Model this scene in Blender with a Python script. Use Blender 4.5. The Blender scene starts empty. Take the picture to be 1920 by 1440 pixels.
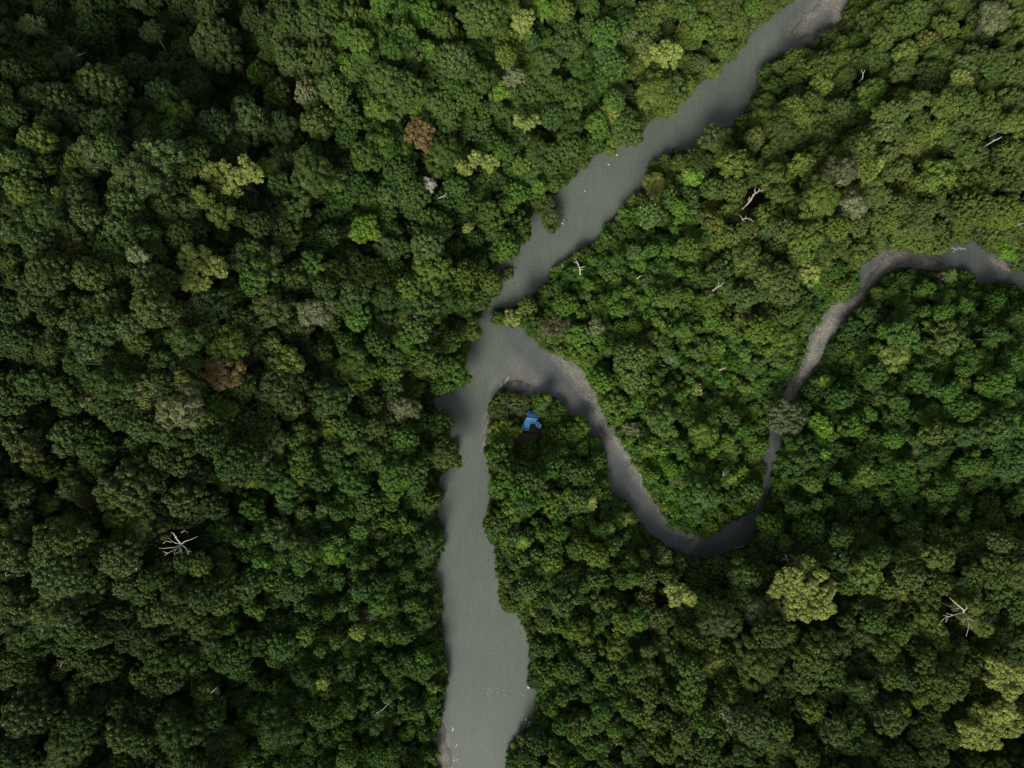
import bpy, math, random
import numpy as np
from mathutils import Vector
random.seed(7); rng = np.random.default_rng(7)
SC = bpy.context.scene
C = SC.collection
# ------------------------------------------------------------------ camera, world, sun, exposure
K = 0.25                      # metres per photograph pixel on the river plane
H = 343.0                     # height of the drone over the river
cd = bpy.data.cameras.new('camera'); cam = bpy.data.objects.new('camera', cd); C.objects.link(cam)
cam.location = (0, 0, H); cam.rotation_euler = (0, 0, 0)
cd.sensor_width = 36; cd.lens = 18 * H / 240.0; cd.clip_start = 1; cd.clip_end = 9000
SC.camera = cam
W = bpy.data.worlds.new('World'); SC.world = W; W.use_nodes = True
nt = W.node_tree; nt.nodes.clear()
sky = nt.nodes.new('ShaderNodeTexSky'); sky.sky_type = 'NISHITA'; sky.sun_disc = False
SUN_EL, SUN_AZ = math.radians(42), math.radians(199)       # azimuth clockwise from north (+Y)
sky.sun_elevation = SUN_EL; sky.sun_rotation = SUN_AZ
sky.air_density = 1.0; sky.dust_density = 3.0; sky.ozone_density = 1.0
bg = nt.nodes.new('ShaderNodeBackground'); bg.inputs[1].default_value = 0.088
wo = nt.nodes.new('ShaderNodeOutputWorld')
hs_ = nt.nodes.new('ShaderNodeHueSaturation'); hs_.inputs['Saturation'].default_value = .42     # thin overcast
nt.links.new(sky.outputs[0], hs_.inputs['Color']); nt.links.new(hs_.outputs[0], bg.inputs[0]); nt.links.new(bg.outputs[0], wo.inputs[0])
sd_ = bpy.data.lights.new('sun', 'SUN'); sd_.energy = 2.6; sd_.angle = math.radians(26); sd_.color = (1.0, 0.97, 0.88)
sun = bpy.data.objects.new('sun', sd_); C.objects.link(sun)
d = Vector((math.sin(SUN_AZ) * math.cos(SUN_EL), math.cos(SUN_AZ) * math.cos(SUN_EL), math.sin(SUN_EL)))
sun.rotation_euler = d.to_track_quat('Z', 'Y').to_euler(); sun.location = d * 600
SC.view_settings.view_transform = 'Standard'; SC.view_settings.look = 'None'
SC.view_settings.exposure = 0.68; SC.view_settings.gamma = 1.0; SC.view_settings.use_curve_mapping = False

# ------------------------------------------------------------------ small helpers
def at(px, py, z=0.0):
    f = (H - z) / H
    return (px - 960) * K * f, (720 - py) * K * f
def tag(o, label=None, cat=None, group=None, kind=None):
    if label: o['label'] = label
    if cat: o['category'] = cat
    if group: o['group'] = group
    if kind: o['kind'] = kind
    return o
def link(name, me, mats, parent=None, loc=None):
    o = bpy.data.objects.new(name, me); C.objects.link(o)
    for m in (mats if isinstance(mats, (list, tuple)) else [mats]):
        if m.name not in [x.name for x in me.materials if x]: me.materials.append(m)
    if parent is not None: o.parent = parent
    if loc is not None: o.location = loc
    return o
def empty(name, loc, rz=0):
    o = bpy.data.objects.new(name, None); C.objects.link(o); o.location = loc; o.rotation_euler = (0, 0, rz)
    o.empty_display_size = 0.3
    return o
class MB:
    def __init__(s): s.v = []; s.f = []; s.sh = []; s.mi = []; s.n = 0
    def add(s, v, f, sh=None, mi=0):
        v = np.asarray(v, float).reshape(-1, 3)
        s.v.append(v)
        for q in f: s.f.append([i + s.n for i in q])
        s.mi += [mi] * len(f)
        s.sh.append(np.ones(len(v)) if sh is None else np.asarray(sh, float)); s.n += len(v)
    def mesh(s, name, smooth=False):
        me = bpy.data.meshes.new(name); V = np.concatenate(s.v)
        me.from_pydata(V.tolist(), [], s.f)
        a = me.attributes.new('shade', 'FLOAT', 'POINT'); a.data.foreach_set('value', np.concatenate(s.sh).astype(np.float32))
        me.polygons.foreach_set('material_index', s.mi)
        if smooth: me.polygons.foreach_set('use_smooth', [True] * len(me.polygons))
        me.update(); return me
    def box(s, c, d, rz=0, mi=0):
        x, y, z = [q / 2 for q in d]; P = []
        for sx, sy, sz in ((-1,-1,-1),(1,-1,-1),(1,1,-1),(-1,1,-1),(-1,-1,1),(1,-1,1),(1,1,1),(-1,1,1)):
            a, b = sx * x, sy * y
            P.append((c[0] + a * math.cos(rz) - b * math.sin(rz), c[1] + a * math.sin(rz) + b * math.cos(rz), c[2] + sz * z))
        s.add(P, [(0,3,2,1),(4,5,6,7),(0,1,5,4),(1,2,6,5),(2,3,7,6),(3,0,4,7)], mi=mi)
    def tube(s, pts, rad, n=6, mi=0):
        pts = [Vector(p) for p in pts]; V = []; F = []
        for i, p in enumerate(pts):
            t = (pts[min(i + 1, len(pts) - 1)] - pts[max(i - 1, 0)]).normalized()
            u = t.orthogonal().normalized() if abs(t.z) < .9 else t.cross(Vector((1, 0, 0))).normalized()
            if i and u.dot(lu) < 0: u = -u
            lu = u; w = t.cross(u)
            for k in range(n):
                a = 2 * math.pi * k / n; V.append(p + (u * math.cos(a) + w * math.sin(a)) * rad[i])
        for i in range(len(pts) - 1):
            for k in range(n):
                k2 = (k + 1) % n; F.append((i*n+k, i*n+k2, (i+1)*n+k2, (i+1)*n+k))
        F.append(tuple(range(n))[::-1]); F.append(tuple((len(pts)-1)*n + k for k in range(n)))
        s.add([tuple(q) for q in V], F, mi=mi)

# ------------------------------------------------------------------ traced shores (photograph pixels on the river plane)
P1 = [(1470,-200),(1480,-60),(1490,0),(1463,20),(1433,43),(1407,63),(1380,97),(1353,113),(1347,137),(1300,163),(1280,190),(1253,210),(1220,227),(1203,247),(1180,260),(1153,277),(1117,290),(1087,320),(1070,337),(1047,360),(1037,377),(1044,393),(1048,423),(1037,440),(1023,430),(1013,403),(1000,397),(988,407),(992,437),(977,453),(976,467),(967,478),(942,489),(920,502),(936,512),(943,530),(942,541),(939,555),(920,560),(908,572),(903,580),(907,593),(893,600),(892,620),(883,647),(873,667),(870,680),(867,697),(880,707),(877,723),(853,727),(830,737),(810,747),(817,770),(827,787),(842,800),(837,820),(832,830),(853,827),(857,847),(853,873),(827,890),(822,910),(833,920),(832,937),(820,950),(820,977),(827,997),(830,1027),(823,1053),(813,1073),(813,1087),(827,1100),(830,1127),(830,1167),(832,1210),(837,1253),(843,1277),(832,1300),(832,1327),(827,1353),(820,1377),(821,1440),(818,1520),(820,1750),
 (900,1750),(935,1520),(950,1440),(950,1427),(953,1400),(973,1377),(1000,1360),(1002,1333),(1007,1313),(1007,1293),(993,1287),(990,1260),(993,1223),(987,1190),(977,1167),(973,1150),(950,1145),(937,1137),(933,1093),(930,1050),(927,1027),(913,1010),(908,983),(913,960),(920,913),(917,880),(912,853),(910,830),(913,807),(918,787),(912,767),(927,743),(940,730),(960,730),(983,739),(1003,743),(1023,733),(1033,743),(1060,757),(1067,780),(1083,783),(1100,800),(1103,823),(1123,827),(1130,843),(1140,857),(1137,877),(1140,897),(1150,927),(1180,940),(1193,973),(1220,1000),(1250,1023),(1280,1038),(1307,1047),(1340,1043),(1377,1033),(1407,1023),(1413,997),(1420,970),
 (1420,960),(1393,970),(1367,980),(1347,997),(1320,1008),(1290,1003),(1280,1000),(1253,983),(1237,958),(1220,930),(1197,893),(1190,873),(1170,843),(1153,813),(1133,780),(1120,740),(1100,713),(1097,697),(1070,680),(1040,662),(1017,657),(1007,643),(993,620),(973,613),(940,610),(925,613),(921,590),(926,577),(947,577),(970,573),(973,563),(986,557),(1005,549),(1015,536),(1027,530),(1029,517),(1040,500),(1070,477),(1100,457),(1127,450),(1130,430),(1147,407),(1167,387),(1193,363),(1210,347),(1207,327),(1217,307),(1253,293),(1260,277),(1287,283),(1323,277),(1330,253),(1383,230),(1397,207),(1413,173),(1427,150),(1427,123),(1467,100),(1507,90),(1537,80),(1547,60),(1577,40),(1590,0),(1600,-60),(1620,-200)]
P2 = [(1427,910),(1437,880),(1425,863),(1440,833),(1440,800),(1455,760),(1467,743),(1480,715),(1500,693),(1507,667),(1517,633),(1533,607),(1540,590),(1563,567),(1593,563),(1613,540),(1607,513),(1617,500),(1640,477),(1660,467),(1680,467),(1723,467),(1760,470),(1793,457),(1827,453),(1847,467),(1897,487),(1920,503),(2000,540),(2200,590),(2200,650),(2000,600),(1920,547),(1897,533),(1860,530),(1830,533),(1823,510),(1780,507),(1757,507),(1723,503),(1693,502),(1663,513),(1640,533),(1623,553),(1603,580),(1580,610),(1557,640),(1543,667),(1533,693),(1513,713),(1500,733),(1490,755),(1482,790),(1473,820),(1460,847),(1453,880),(1443,920),(1432,950),(1420,980),(1405,975),(1418,945)]
def to_ground(P): return np.array([at(*p) for p in P])
class Poly:
    def __init__(s, P): s.a = np.asarray(P, float); s.b = np.roll(s.a, -1, 0)
    def sd(s, X):                        # signed distance, positive inside
        X = np.atleast_2d(np.asarray(X, float)); out = np.empty(len(X))
        for i in range(0, len(X), 20000):
            q = X[i:i+20000, None, :]; ab = s.b - s.a; aq = q - s.a
            t = np.clip((aq * ab).sum(2) / (ab * ab).sum(1), 0, 1)
            dd = np.sqrt((((aq - t[..., None] * ab)) ** 2).sum(2)).min(1)
            y = q[..., 1]; c = (s.a[:, 1] > y) != (s.b[:, 1] > y)
            with np.errstate(divide='ignore', invalid='ignore'):
                xi = s.a[:, 0] + (y - s.a[:, 1]) * (s.b[:, 0] - s.a[:, 0]) / (s.b[:, 1] - s.a[:, 1])
            ins = (c & (q[..., 0] < xi)).sum(1) % 2 == 1
            out[i:i+20000] = np.where(ins, dd, -dd)
        return out
G1, G2 = Poly(to_ground(P1)), Poly(to_ground(P2))
Q1, Q2 = Poly(P1), Poly(P2)
def water_sd(X): return np.maximum(G1.sd(X), G2.sd(X))        # metres, + in the water
def water_px(X): return np.maximum(Q1.sd(X), Q2.sd(X))        # photograph pixels
# a metre-grid of the distance field, for fast lookups
GX0, GY0, GS = -330.0, -270.0, 1.5
NX, NY = 441, 361
gx, gy = np.meshgrid(GX0 + GS * np.arange(NX), GY0 + GS * np.arange(NY))
SDG = water_sd(np.stack([gx.ravel(), gy.ravel()], 1)).reshape(NY, NX)
def lut(grid, x, y):
    fx = np.clip((np.asarray(x) - GX0) / GS, 0, NX - 1.001); fy = np.clip((np.asarray(y) - GY0) / GS, 0, NY - 1.001)
    i = fx.astype(int); j = fy.astype(int); u = fx - i; v = fy - j
    return grid[j, i]*(1-u)*(1-v) + grid[j, i+1]*u*(1-v) + grid[j+1, i]*(1-u)*v + grid[j+1, i+1]*u*v
HG = np.array([[30,16,10,34,26, 8, 0,28,44],
               [70,50,22,44,30, 8,16,36,58],
               [84,84,62,40,16, 8,32,46,48],
               [20,60,66,30, 4, 8, 8,18,32],
               [62,64,50,18, 4, 8, 4,14,26],
               [30,26,24,12, 4,18,26,18,20],
               [44,44,34,16, 6,14,40,40,56]], float)[::-1]     # rows south to north
def smooth(t): t = np.clip(t, 0, 1); return t * t * (3 - 2 * t)
def value_noise(x, y, s, seed):
    r = np.random.default_rng(seed).random((64, 64)); X = x / s + 1000; Y = y / s + 1000
    i = np.floor(X).astype(int); j = np.floor(Y).astype(int); u = smooth(X - i); v = smooth(Y - j)
    i0, i1, j0, j1 = i % 64, (i+1) % 64, j % 64, (j+1) % 64
    return r[j0,i0]*(1-u)*(1-v) + r[j0,i1]*u*(1-v) + r[j1,i0]*(1-u)*v + r[j1,i1]*u*v
def cubic_h(x, y):
    fx = np.clip((x / K + 960 + 160) / 280, 0, 7.999); fy = np.clip((y / K - 720 + 1560) / 280, 0, 5.999)
    i = fx.astype(int); j = fy.astype(int); u = smooth(fx - i); v = smooth(fy - j)
    return HG[j, i]*(1-u)*(1-v) + HG[j, i+1]*u*(1-v) + HG[j+1, i]*(1-u)*v + HG[j+1, i+1]*u*v
RAV = [([(-60,500),(60,600),(160,720),(330,840),(470,900)], 24, 30), ([(540,-60),(530,120),(590,290),(720,420)], 22, 26), ([(-60,40),(150,60),(330,150),(520,190)], 26, 34),
       ([(-60,1340),(100,1240),(330,1150),(480,1120)], 22, 32), ([(1950,180),(1750,210),(1620,160),(1560,110)], 14, 24), ([(1950,1330),(1700,1290),(1480,1300),(1300,1400)], 14, 26), ([(620,700),(500,960),(380,1010)], 10, 20)]
def ravine(x, y):
    out = np.zeros(np.shape(x))
    for P, dep, wid in RAV:
        G = [at(*q) for q in P]; dm = np.full(np.shape(x), 1e9)
        for a, b_ in zip(G, G[1:]):
            ax, ay, bx, by = *a, *b_; t_ = np.clip(((x-ax)*(bx-ax) + (y-ay)*(by-ay)) / ((bx-ax)**2 + (by-ay)**2), 0, 1)
            dm = np.minimum(dm, np.hypot(x - ax - t_*(bx-ax), y - ay - t_*(by-ay)))
        out = np.maximum(out, dep * np.exp(-(dm / wid) ** 2))
    return out
def land(x, y):
    x = np.asarray(x, float); y = np.asarray(y, float); dd = -lut(SDG, x, y)
    h = np.maximum(cubic_h(x, y) - ravine(x, y), 1) + 10 * (value_noise(x, y, 46, 3) - .5) + 4 * (value_noise(x, y, 17, 5) - .5)
    up = h * smooth(dd / 75) + 1.3 * smooth(dd / 5) + .5 * (value_noise(x, y, 4, 9) - .5) * smooth(dd / 4)
    return np.where(dd > 0, np.maximum(up, .1 * np.minimum(dd, 1)), -1.6 * smooth(-dd / 4) - .05)
TH = land(gx, gy)
def ground(x, y): return float(lut(TH, x, y))

# ------------------------------------------------------------------ materials
def mat(name, rough=.8, spec=.2):
    m = bpy.data.materials.new(name); m.use_nodes = True
    b = m.node_tree.nodes['Principled BSDF']; b.inputs['Roughness'].default_value = rough
    b.inputs['Specular IOR Level'].default_value = spec
    return m, m.node_tree, b
def N(nt, t, **kw):
    n = nt.nodes.new(t)
    for k, v in kw.items(): setattr(n, k, v)
    return n
def noise(nt, scale, detail=4, rough=.6, coord=None):
    n = N(nt, 'ShaderNodeTexNoise'); n.inputs['Scale'].default_value = scale; n.inputs['Detail'].default_value = detail
    n.inputs['Roughness'].default_value = rough
    g = N(nt, 'ShaderNodeNewGeometry'); nt.links.new(coord or g.outputs['Position'], n.inputs['Vector'])
    return n
def ramp(nt, src, stops):
    r = N(nt, 'ShaderNodeValToRGB'); e = r.color_ramp.elements
    while len(e) < len(stops): e.new(.5)
    for k, (p, c) in enumerate(stops): e[k].position = p; e[k].color = (*c, 1)
    nt.links.new(src, r.inputs[0]); return r
def mix(nt, fac, a, b, mode='MIX'):
    m = N(nt, 'ShaderNodeMix', data_type='RGBA', blend_type=mode)
    for s, v in ((m.inputs[0], fac), (m.inputs[6], a), (m.inputs[7], b)):
        if isinstance(v, (int, float)): s.default_value = v
        elif isinstance(v, tuple): s.default_value = (*v, 1)
        else: nt.links.new(v, s)
    return m.outputs[2]
def bump(nt, b, src, strength, dist):
    n = N(nt, 'ShaderNodeBump'); n.inputs['Strength'].default_value = strength; n.inputs['Distance'].default_value = dist
    nt.links.new(src, n.inputs['Height']); nt.links.new(n.outputs[0], b.inputs['Normal'])
def plain(name, col, rough=.7, var=.25, sc=3, spec=.2):
    m, t, b = mat(name, rough, spec); n = noise(t, sc)
    r = ramp(t, n.outputs[0], [(.3, tuple(c * (1 - var) for c in col)), (.7, tuple(c * (1 + var) for c in col))])
    t.links.new(r.outputs[0], b.inputs['Base Color']); return m

# foliage: colour of the species, plus shade painted into western trees, from the tree itself, leaf to leaf variation from the mesh
FOL, t, b = mat('foliage', .65, .12)
a = N(t, 'ShaderNodeAttribute', attribute_type='INSTANCER', attribute_name='tint')
s = N(t, 'ShaderNodeAttribute', attribute_type='GEOMETRY', attribute_name='shade')
c1 = mix(t, 1.0, a.outputs['Color'], s.outputs['Fac'], 'MULTIPLY')
n = noise(t, .22, 3); r = ramp(t, n.outputs[0], [(.3, (.8, .86, .85)), (.7, (1.25, 1.15, 1.05))])
c2 = mix(t, 1.0, c1, r.outputs[0], 'MULTIPLY')
t.links.new(c2, b.inputs['Base Color'])
tr = N(t, 'ShaderNodeBsdfTranslucent'); t.links.new(c2, tr.inputs[0])
ms = N(t, 'ShaderNodeMixShader'); ms.inputs[0].default_value = .18
t.links.new(b.outputs[0], ms.inputs[1]); t.links.new(tr.outputs[0], ms.inputs[2])
t.links.new(ms.outputs[0], t.nodes['Material Output'].inputs[0])
BARK = plain('bark', (.12, .11, .09), .9, .35, 1.5)
PALE = plain('bleached_wood', (.40, .38, .33), .8, .2, 1.5)
PINK = plain('pale_pinkish_bark', (.32, .27, .21), .8, .25, 1.5)
DUSK = plain('grey_bark', (.24, .23, .21), .85, .3, 1.5)

# ground
SOIL, t, b = mat('forest_floor', .95, .1)
n = noise(t, .5, 6, .7); r = ramp(t, n.outputs[0], [(.3, (.035, .028, .018)), (.55, (.06, .045, .03)), (.75, (.09, .07, .05))])
n2 = noise(t, .09, 4); r2 = ramp(t, n2.outputs[0], [(.42, (0, 0, 0)), (.6, (1, 1, 1))])
t.links.new(mix(t, r2.outputs[0], r.outputs[0], (.03, .045, .016)), b.inputs['Base Color']); bump(t, b, n.outputs[0], .6, .4)
# water
def water_mat(name):
    m, t, b = mat(name, .2, .3)
    cr = N(t, 'ShaderNodeAttribute', attribute_name='clear'); sh = N(t, 'ShaderNodeAttribute', attribute_name='shallow')
    n = noise(t, .035, 4, .55); n2 = noise(t, .9, 5, .75); n3 = noise(t, .12, 5, .7)
    river = ramp(t, n.outputs[0], [(.3, (.084, .099, .083)), (.7, (.106, .118, .095))]).outputs[0]
    creek = ramp(t, n3.outputs[0], [(.3, (.070, .079, .080)), (.55, (.086, .093, .088)), (.75, (.104, .106, .094))]).outputs[0]
    bed = ramp(t, n2.outputs[0], [(.3, (.13, .12, .095)), (.7, (.23, .205, .165))]).outputs[0]
    f = N(t, 'ShaderNodeMath', operation='MULTIPLY_ADD', use_clamp=True)   # ragged edges of the sediment clouds
    t.links.new(n3.outputs[0], f.inputs[0]); f.inputs[1].default_value = .5; t.links.new(sh.outputs['Fac'], f.inputs[2])
    f2 = N(t, 'ShaderNodeMath', operation='SUBTRACT', use_clamp=True); t.links.new(f.outputs[0], f2.inputs[0]); f2.inputs[1].default_value = .27
    c = mix(t, f2.outputs[0], mix(t, cr.outputs['Fac'], river, creek), bed)
    mp = N(t, 'ShaderNodeMapping'); g_ = N(t, 'ShaderNodeNewGeometry'); t.links.new(g_.outputs['Position'], mp.inputs[0]); mp.inputs['Scale'].default_value = (.55, .07, 1); mp.inputs['Rotation'].default_value = (0, 0, -.12)
    cl = noise(t, 1.0, 4, .6, mp.outputs[0]); cl.inputs['Distortion'].default_value = 1.2       # long silt streaks drawn out by the current
    c = mix(t, 1.0, c, ramp(t, cl.outputs[0], [(.3, (.92, .93, .94)), (.7, (1.07, 1.06, 1.05))]).outputs[0], 'MULTIPLY')
    fine = ramp(t, n2.outputs[0], [(.35, (.87, .87, .87)), (.65, (1.13, 1.13, 1.13))])
    t.links.new(mix(t, 1.0, c, fine.outputs[0], 'MULTIPLY'), b.inputs['Base Color'])
    bump(t, b, n2.outputs[0], .25, .12); return m
RIVER = water_mat('silty_river_water'); CREEK = water_mat('creek_water')
GRAVEL, t, b = mat('gravel', .9, .2)
n = noise(t, 1.6, 8, .85); r = ramp(t, n.outputs[0], [(.36, (.09, .089, .08)), (.5, (.23, .23, .21)), (.64, (.46, .455, .41))])
n2 = noise(t, .14, 3); r2 = ramp(t, n2.outputs[0], [(.35, (.7, .69, .66)), (.65, (1.05, 1.03, .98))])
gz = N(t, 'ShaderNodeNewGeometry'); sx = N(t, 'ShaderNodeSeparateXYZ'); t.links.new(gz.outputs['Position'], sx.inputs[0])
wet = ramp(t, sx.outputs['Z'], [(.02, (.42, .44, .46)), (.16, (.62, .61, .6)), (.4, (.82, .8, .78))])      # wet stones low down, drier on top
dry = mix(t, 1., r.outputs[0], r2.outputs[0], 'MULTIPLY')
t.links.new(mix(t, 1., dry, wet.outputs[0], 'MULTIPLY'), b.inputs['Base Color']); bump(t, b, n.outputs[0], .8, .15)

# ------------------------------------------------------------------ terrain (fine inside, stretching to the horizon outside)
fx = np.arange(-300, 301, 2.); fy = np.arange(-240, 241, 2.); ext = np.array([330, 380, 480, 700, 1100, 1900, 3500.])
X = np.concatenate([-ext[::-1], fx, ext]); Y = np.concatenate([-(ext[::-1] - 50), fy, ext - 50])
xx, yy = np.meshgrid(X, Y); zz = lut(TH, xx, yy)
nx, ny = len(X), len(Y)
me = bpy.data.meshes.new('ground')
idx = np.arange(nx * ny).reshape(ny, nx)
me.from_pydata(np.stack([xx.ravel(), yy.ravel(), zz.ravel()], 1).tolist(), [], np.stack([idx[:-1,:-1].ravel(), idx[:-1,1:].ravel(), idx[1:,1:].ravel(), idx[1:,:-1].ravel()], 1).tolist())
me.polygons.foreach_set('use_smooth', [True] * len(me.polygons))
tag(link('ground', me, SOIL), kind='structure')

# ------------------------------------------------------------------ gravel bars and water
BARS = [('broad gravel bar', [(1493,50),(1487,63),(1500,70),(1513,67),(1547,50),(1577,37),(1592,0),(1606,-60),(1600,-120),(1545,-110),(1538,-40),(1540,0),(1520,20)]),
        ('tip', [(943,729),(949,723),(955,719),(968,717),(980,718),(990,722),(997,727),(1004,740),(998,748),(974,747),(967,738),(950,736)]),
        ('long', [(1037,659),(1043,670),(1060,693),(1087,727),(1107,757),(1120,787),(1140,820),(1160,846),(1180,870),(1191,893),(1211,922),(1231,952),(1251,986),(1283,1005),(1300,1009),(1300,1000),(1258,976),(1240,952),(1224,924),(1202,889),(1194,867),(1174,837),(1157,807),(1138,778),(1125,738),(1105,711),(1102,694),(1073,674)]),
        ('upper', [(1651,487),(1666,477),(1690,473),(1728,478),(1752,490),(1770,504),(1757,512),(1723,508),(1695,507),(1666,518),(1645,537),(1627,557),(1607,584),(1583,614),(1560,644),(1547,670),(1532,694),(1514,714),(1501,734),(1490,748),(1486,738),(1497,705),(1509,680),(1519,645),(1533,618),(1548,600),(1561,572),(1575,566),(1594,568),(1615,545),(1630,520),(1650,500)]),
        ('small', [(1857,488),(1864,484),(1873,485),(1888,490),(1900,497),(1887,507),(1870,500)]),
        ('left', [(818,1362),(826,1356),(832,1366),(836,1400),(839,1440),(838,1500),(814,1500)]),
        ('edge', [(913,782),(922,790),(922,842),(909,840),(908,826),(911,806)]),
        ('nook', [(808,1072),(815,1070),(817,1082),(826,1097),(820,1102),(806,1090)])]
BP = [Poly(to_ground(b[1])) for b in BARS]
def bar_mesh(pl, hmax):
    lo = pl.a.min(0) - 4; hi = pl.a.max(0) + 4; st = .8
    xs = np.arange(lo[0], hi[0], st); ys = np.arange(lo[1], hi[1], st); a, b = np.meshgrid(xs, ys)
    s = pl.sd(np.stack([a.ravel(), b.ravel()], 1)).reshape(a.shape)
    s2 = s + 2.0 * (value_noise(a, b, 2.2, 4) - .5) + 1.4 * (value_noise(a, b, 5.5, 14) - .5)
    z = np.clip((s2 + .9) * .17, -.5, hmax) + .12 * (value_noise(a, b, 1.3, 21) - .5) * (s2 > 0) + .02
    id_ = -np.ones(a.shape, int); F = []; ok = s > -3
    cell = ok[:-1,:-1] & ok[1:,:-1] & ok[:-1,1:] & ok[1:,1:]
    use = np.zeros(a.shape, bool)
    for dj in (0, 1):
        for di in (0, 1): use[dj:a.shape[0]-1+dj, di:a.shape[1]-1+di] |= cell
    id_[use] = np.arange(use.sum()); jj, ii = np.nonzero(cell)
    F = np.stack([id_[jj,ii], id_[jj,ii+1], id_[jj+1,ii+1], id_[jj+1,ii]], 1).tolist()
    me = bpy.data.meshes.new('gravel_bar'); me.from_pydata(np.stack([a[use], b[use], z[use]], 1).tolist(), [], F)
    me.polygons.foreach_set('use_smooth', [True] * len(me.polygons)); return me
BL = {'broad gravel bar': 'broad stony gravel bar at the head of the wide river', 'tip': 'gravel spit at the tip of the peninsula beside the moored canoes',
      'long': 'long narrow gravel bank following the right side of the winding creek', 'upper': 'pale curved gravel bed of the narrow upper creek',
      'small': 'small pale gravel islet in the dark creek near the right edge', 'left': 'brown gravel strip on the left river bank at the bottom',
      'edge': 'thin sandy strip along the peninsula below its rounded tip', 'nook': 'tiny sandy nook in the left river bank'}
for (nm, _), pl in zip(BARS, BP):
    tag(link('gravel_bar', bar_mesh(pl, .45 if nm != 'long' else .3), GRAVEL), BL[nm], kind='structure')
CREEKP = Poly([(923,602),(940,622),(951,645),(957,665),(963,690),(972,716),(990,745),(1010,780),(1100,1100),(2300,1100),(2300,400),(1600,430),(1400,600),(1040,640),(1000,598)])
def water(name, creek, mt):
    st = 1.25; xs = np.arange(-60 if not creek else -10, 330, st); ys = np.arange(-260, 230, st); a, b = np.meshgrid(xs, ys)
    s = lut(SDG, a, b); c = CREEKP.sd(np.stack([a.ravel() / K + 960, 720 - b.ravel() / K], 1)).reshape(a.shape)
    ok = (s > -5); side = (c[:-1,:-1] > 0)
    cell = ok[:-1,:-1] & ok[1:,:-1] & ok[:-1,1:] & ok[1:,1:] & (side if creek else ~side)
    use = np.zeros(a.shape, bool)
    for dj in (0, 1):
        for di in (0, 1): use[dj:a.shape[0]-1+dj, di:a.shape[1]-1+di] |= cell
    id_ = -np.ones(a.shape, int); id_[use] = np.arange(use.sum()); jj, ii = np.nonzero(cell)
    F = np.stack([id_[jj,ii], id_[jj,ii+1], id_[jj+1,ii+1], id_[jj+1,ii]], 1).tolist()
    me = bpy.data.meshes.new(name); x = a[use]; y = b[use]; me.from_pydata(np.stack([x, y, 0 * x], 1).tolist(), [], F)
    px = x / K + 960; py = 720 - y / K
    w = c[use] + 14 * (value_noise(x, y, 3, 8) - .5)
    clear = smooth(w / 16 + .5) * .95
    # the river runs clearer and darker round the head bar
    clear = np.maximum(clear, .75 * smooth(1.3 - np.hypot((px - 1530) / 75, (py - 60) / 62)))
    sh = np.zeros(len(x)); P = np.stack([x, y], 1)
    for (nm, _), pl in zip(BARS, BP):
        reach = {'tip': 9, 'long': 3, 'upper': 4, 'broad gravel bar': 5}.get(nm, 3)
        sh = np.maximum(sh, smooth(1 + pl.sd(P) / reach) * .75)
    sh = np.maximum(sh, .45 * smooth(1 - np.hypot((px - 968) / 34, (py - 690) / 42)))
    for nm, v in (('clear', clear), ('shallow', sh)):
        at_ = me.attributes.new(nm, 'FLOAT', 'POINT'); at_.data.foreach_set('value', v.astype(np.float32))
    tag(link(name, me, mt), kind='structure')
water('river', False, RIVER); water('creek', True, CREEK)

# ------------------------------------------------------------------ crowns
def ico(sub):
    p = (1 + 5 ** .5) / 2
    V = [(-1,p,0),(1,p,0),(-1,-p,0),(1,-p,0),(0,-1,p),(0,1,p),(0,-1,-p),(0,1,-p),(p,0,-1),(p,0,1),(-p,0,-1),(-p,0,1)]
    F = [(0,11,5),(0,5,1),(0,1,7),(0,7,10),(0,10,11),(1,5,9),(5,11,4),(11,10,2),(10,7,6),(7,1,8),(3,9,4),(3,4,2),(3,2,6),(3,6,8),(3,8,9),(4,9,5),(2,4,11),(6,2,10),(8,6,7),(9,8,1)]
    V = [Vector(v).normalized() for v in V]
    for _ in range(sub):
        c = {}; G = []
        def m(a, b):
            k = (min(a, b), max(a, b))
            if k not in c: V.append((V[a] + V[b]).normalized()); c[k] = len(V) - 1
            return c[k]
        for a_, b_, c_ in F:
            x, y, z = m(a_, b_), m(b_, c_), m(c_, a_); G += [(a_, x, z), (b_, y, x), (c_, z, y), (x, y, z)]
        F = G
    return np.array(V), F
IV, IF = ico(1)
IV2, IF2 = ico(2)
keep = [f for f in IF if sum(IV[i][2] for i in f) > -1.3]
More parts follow.
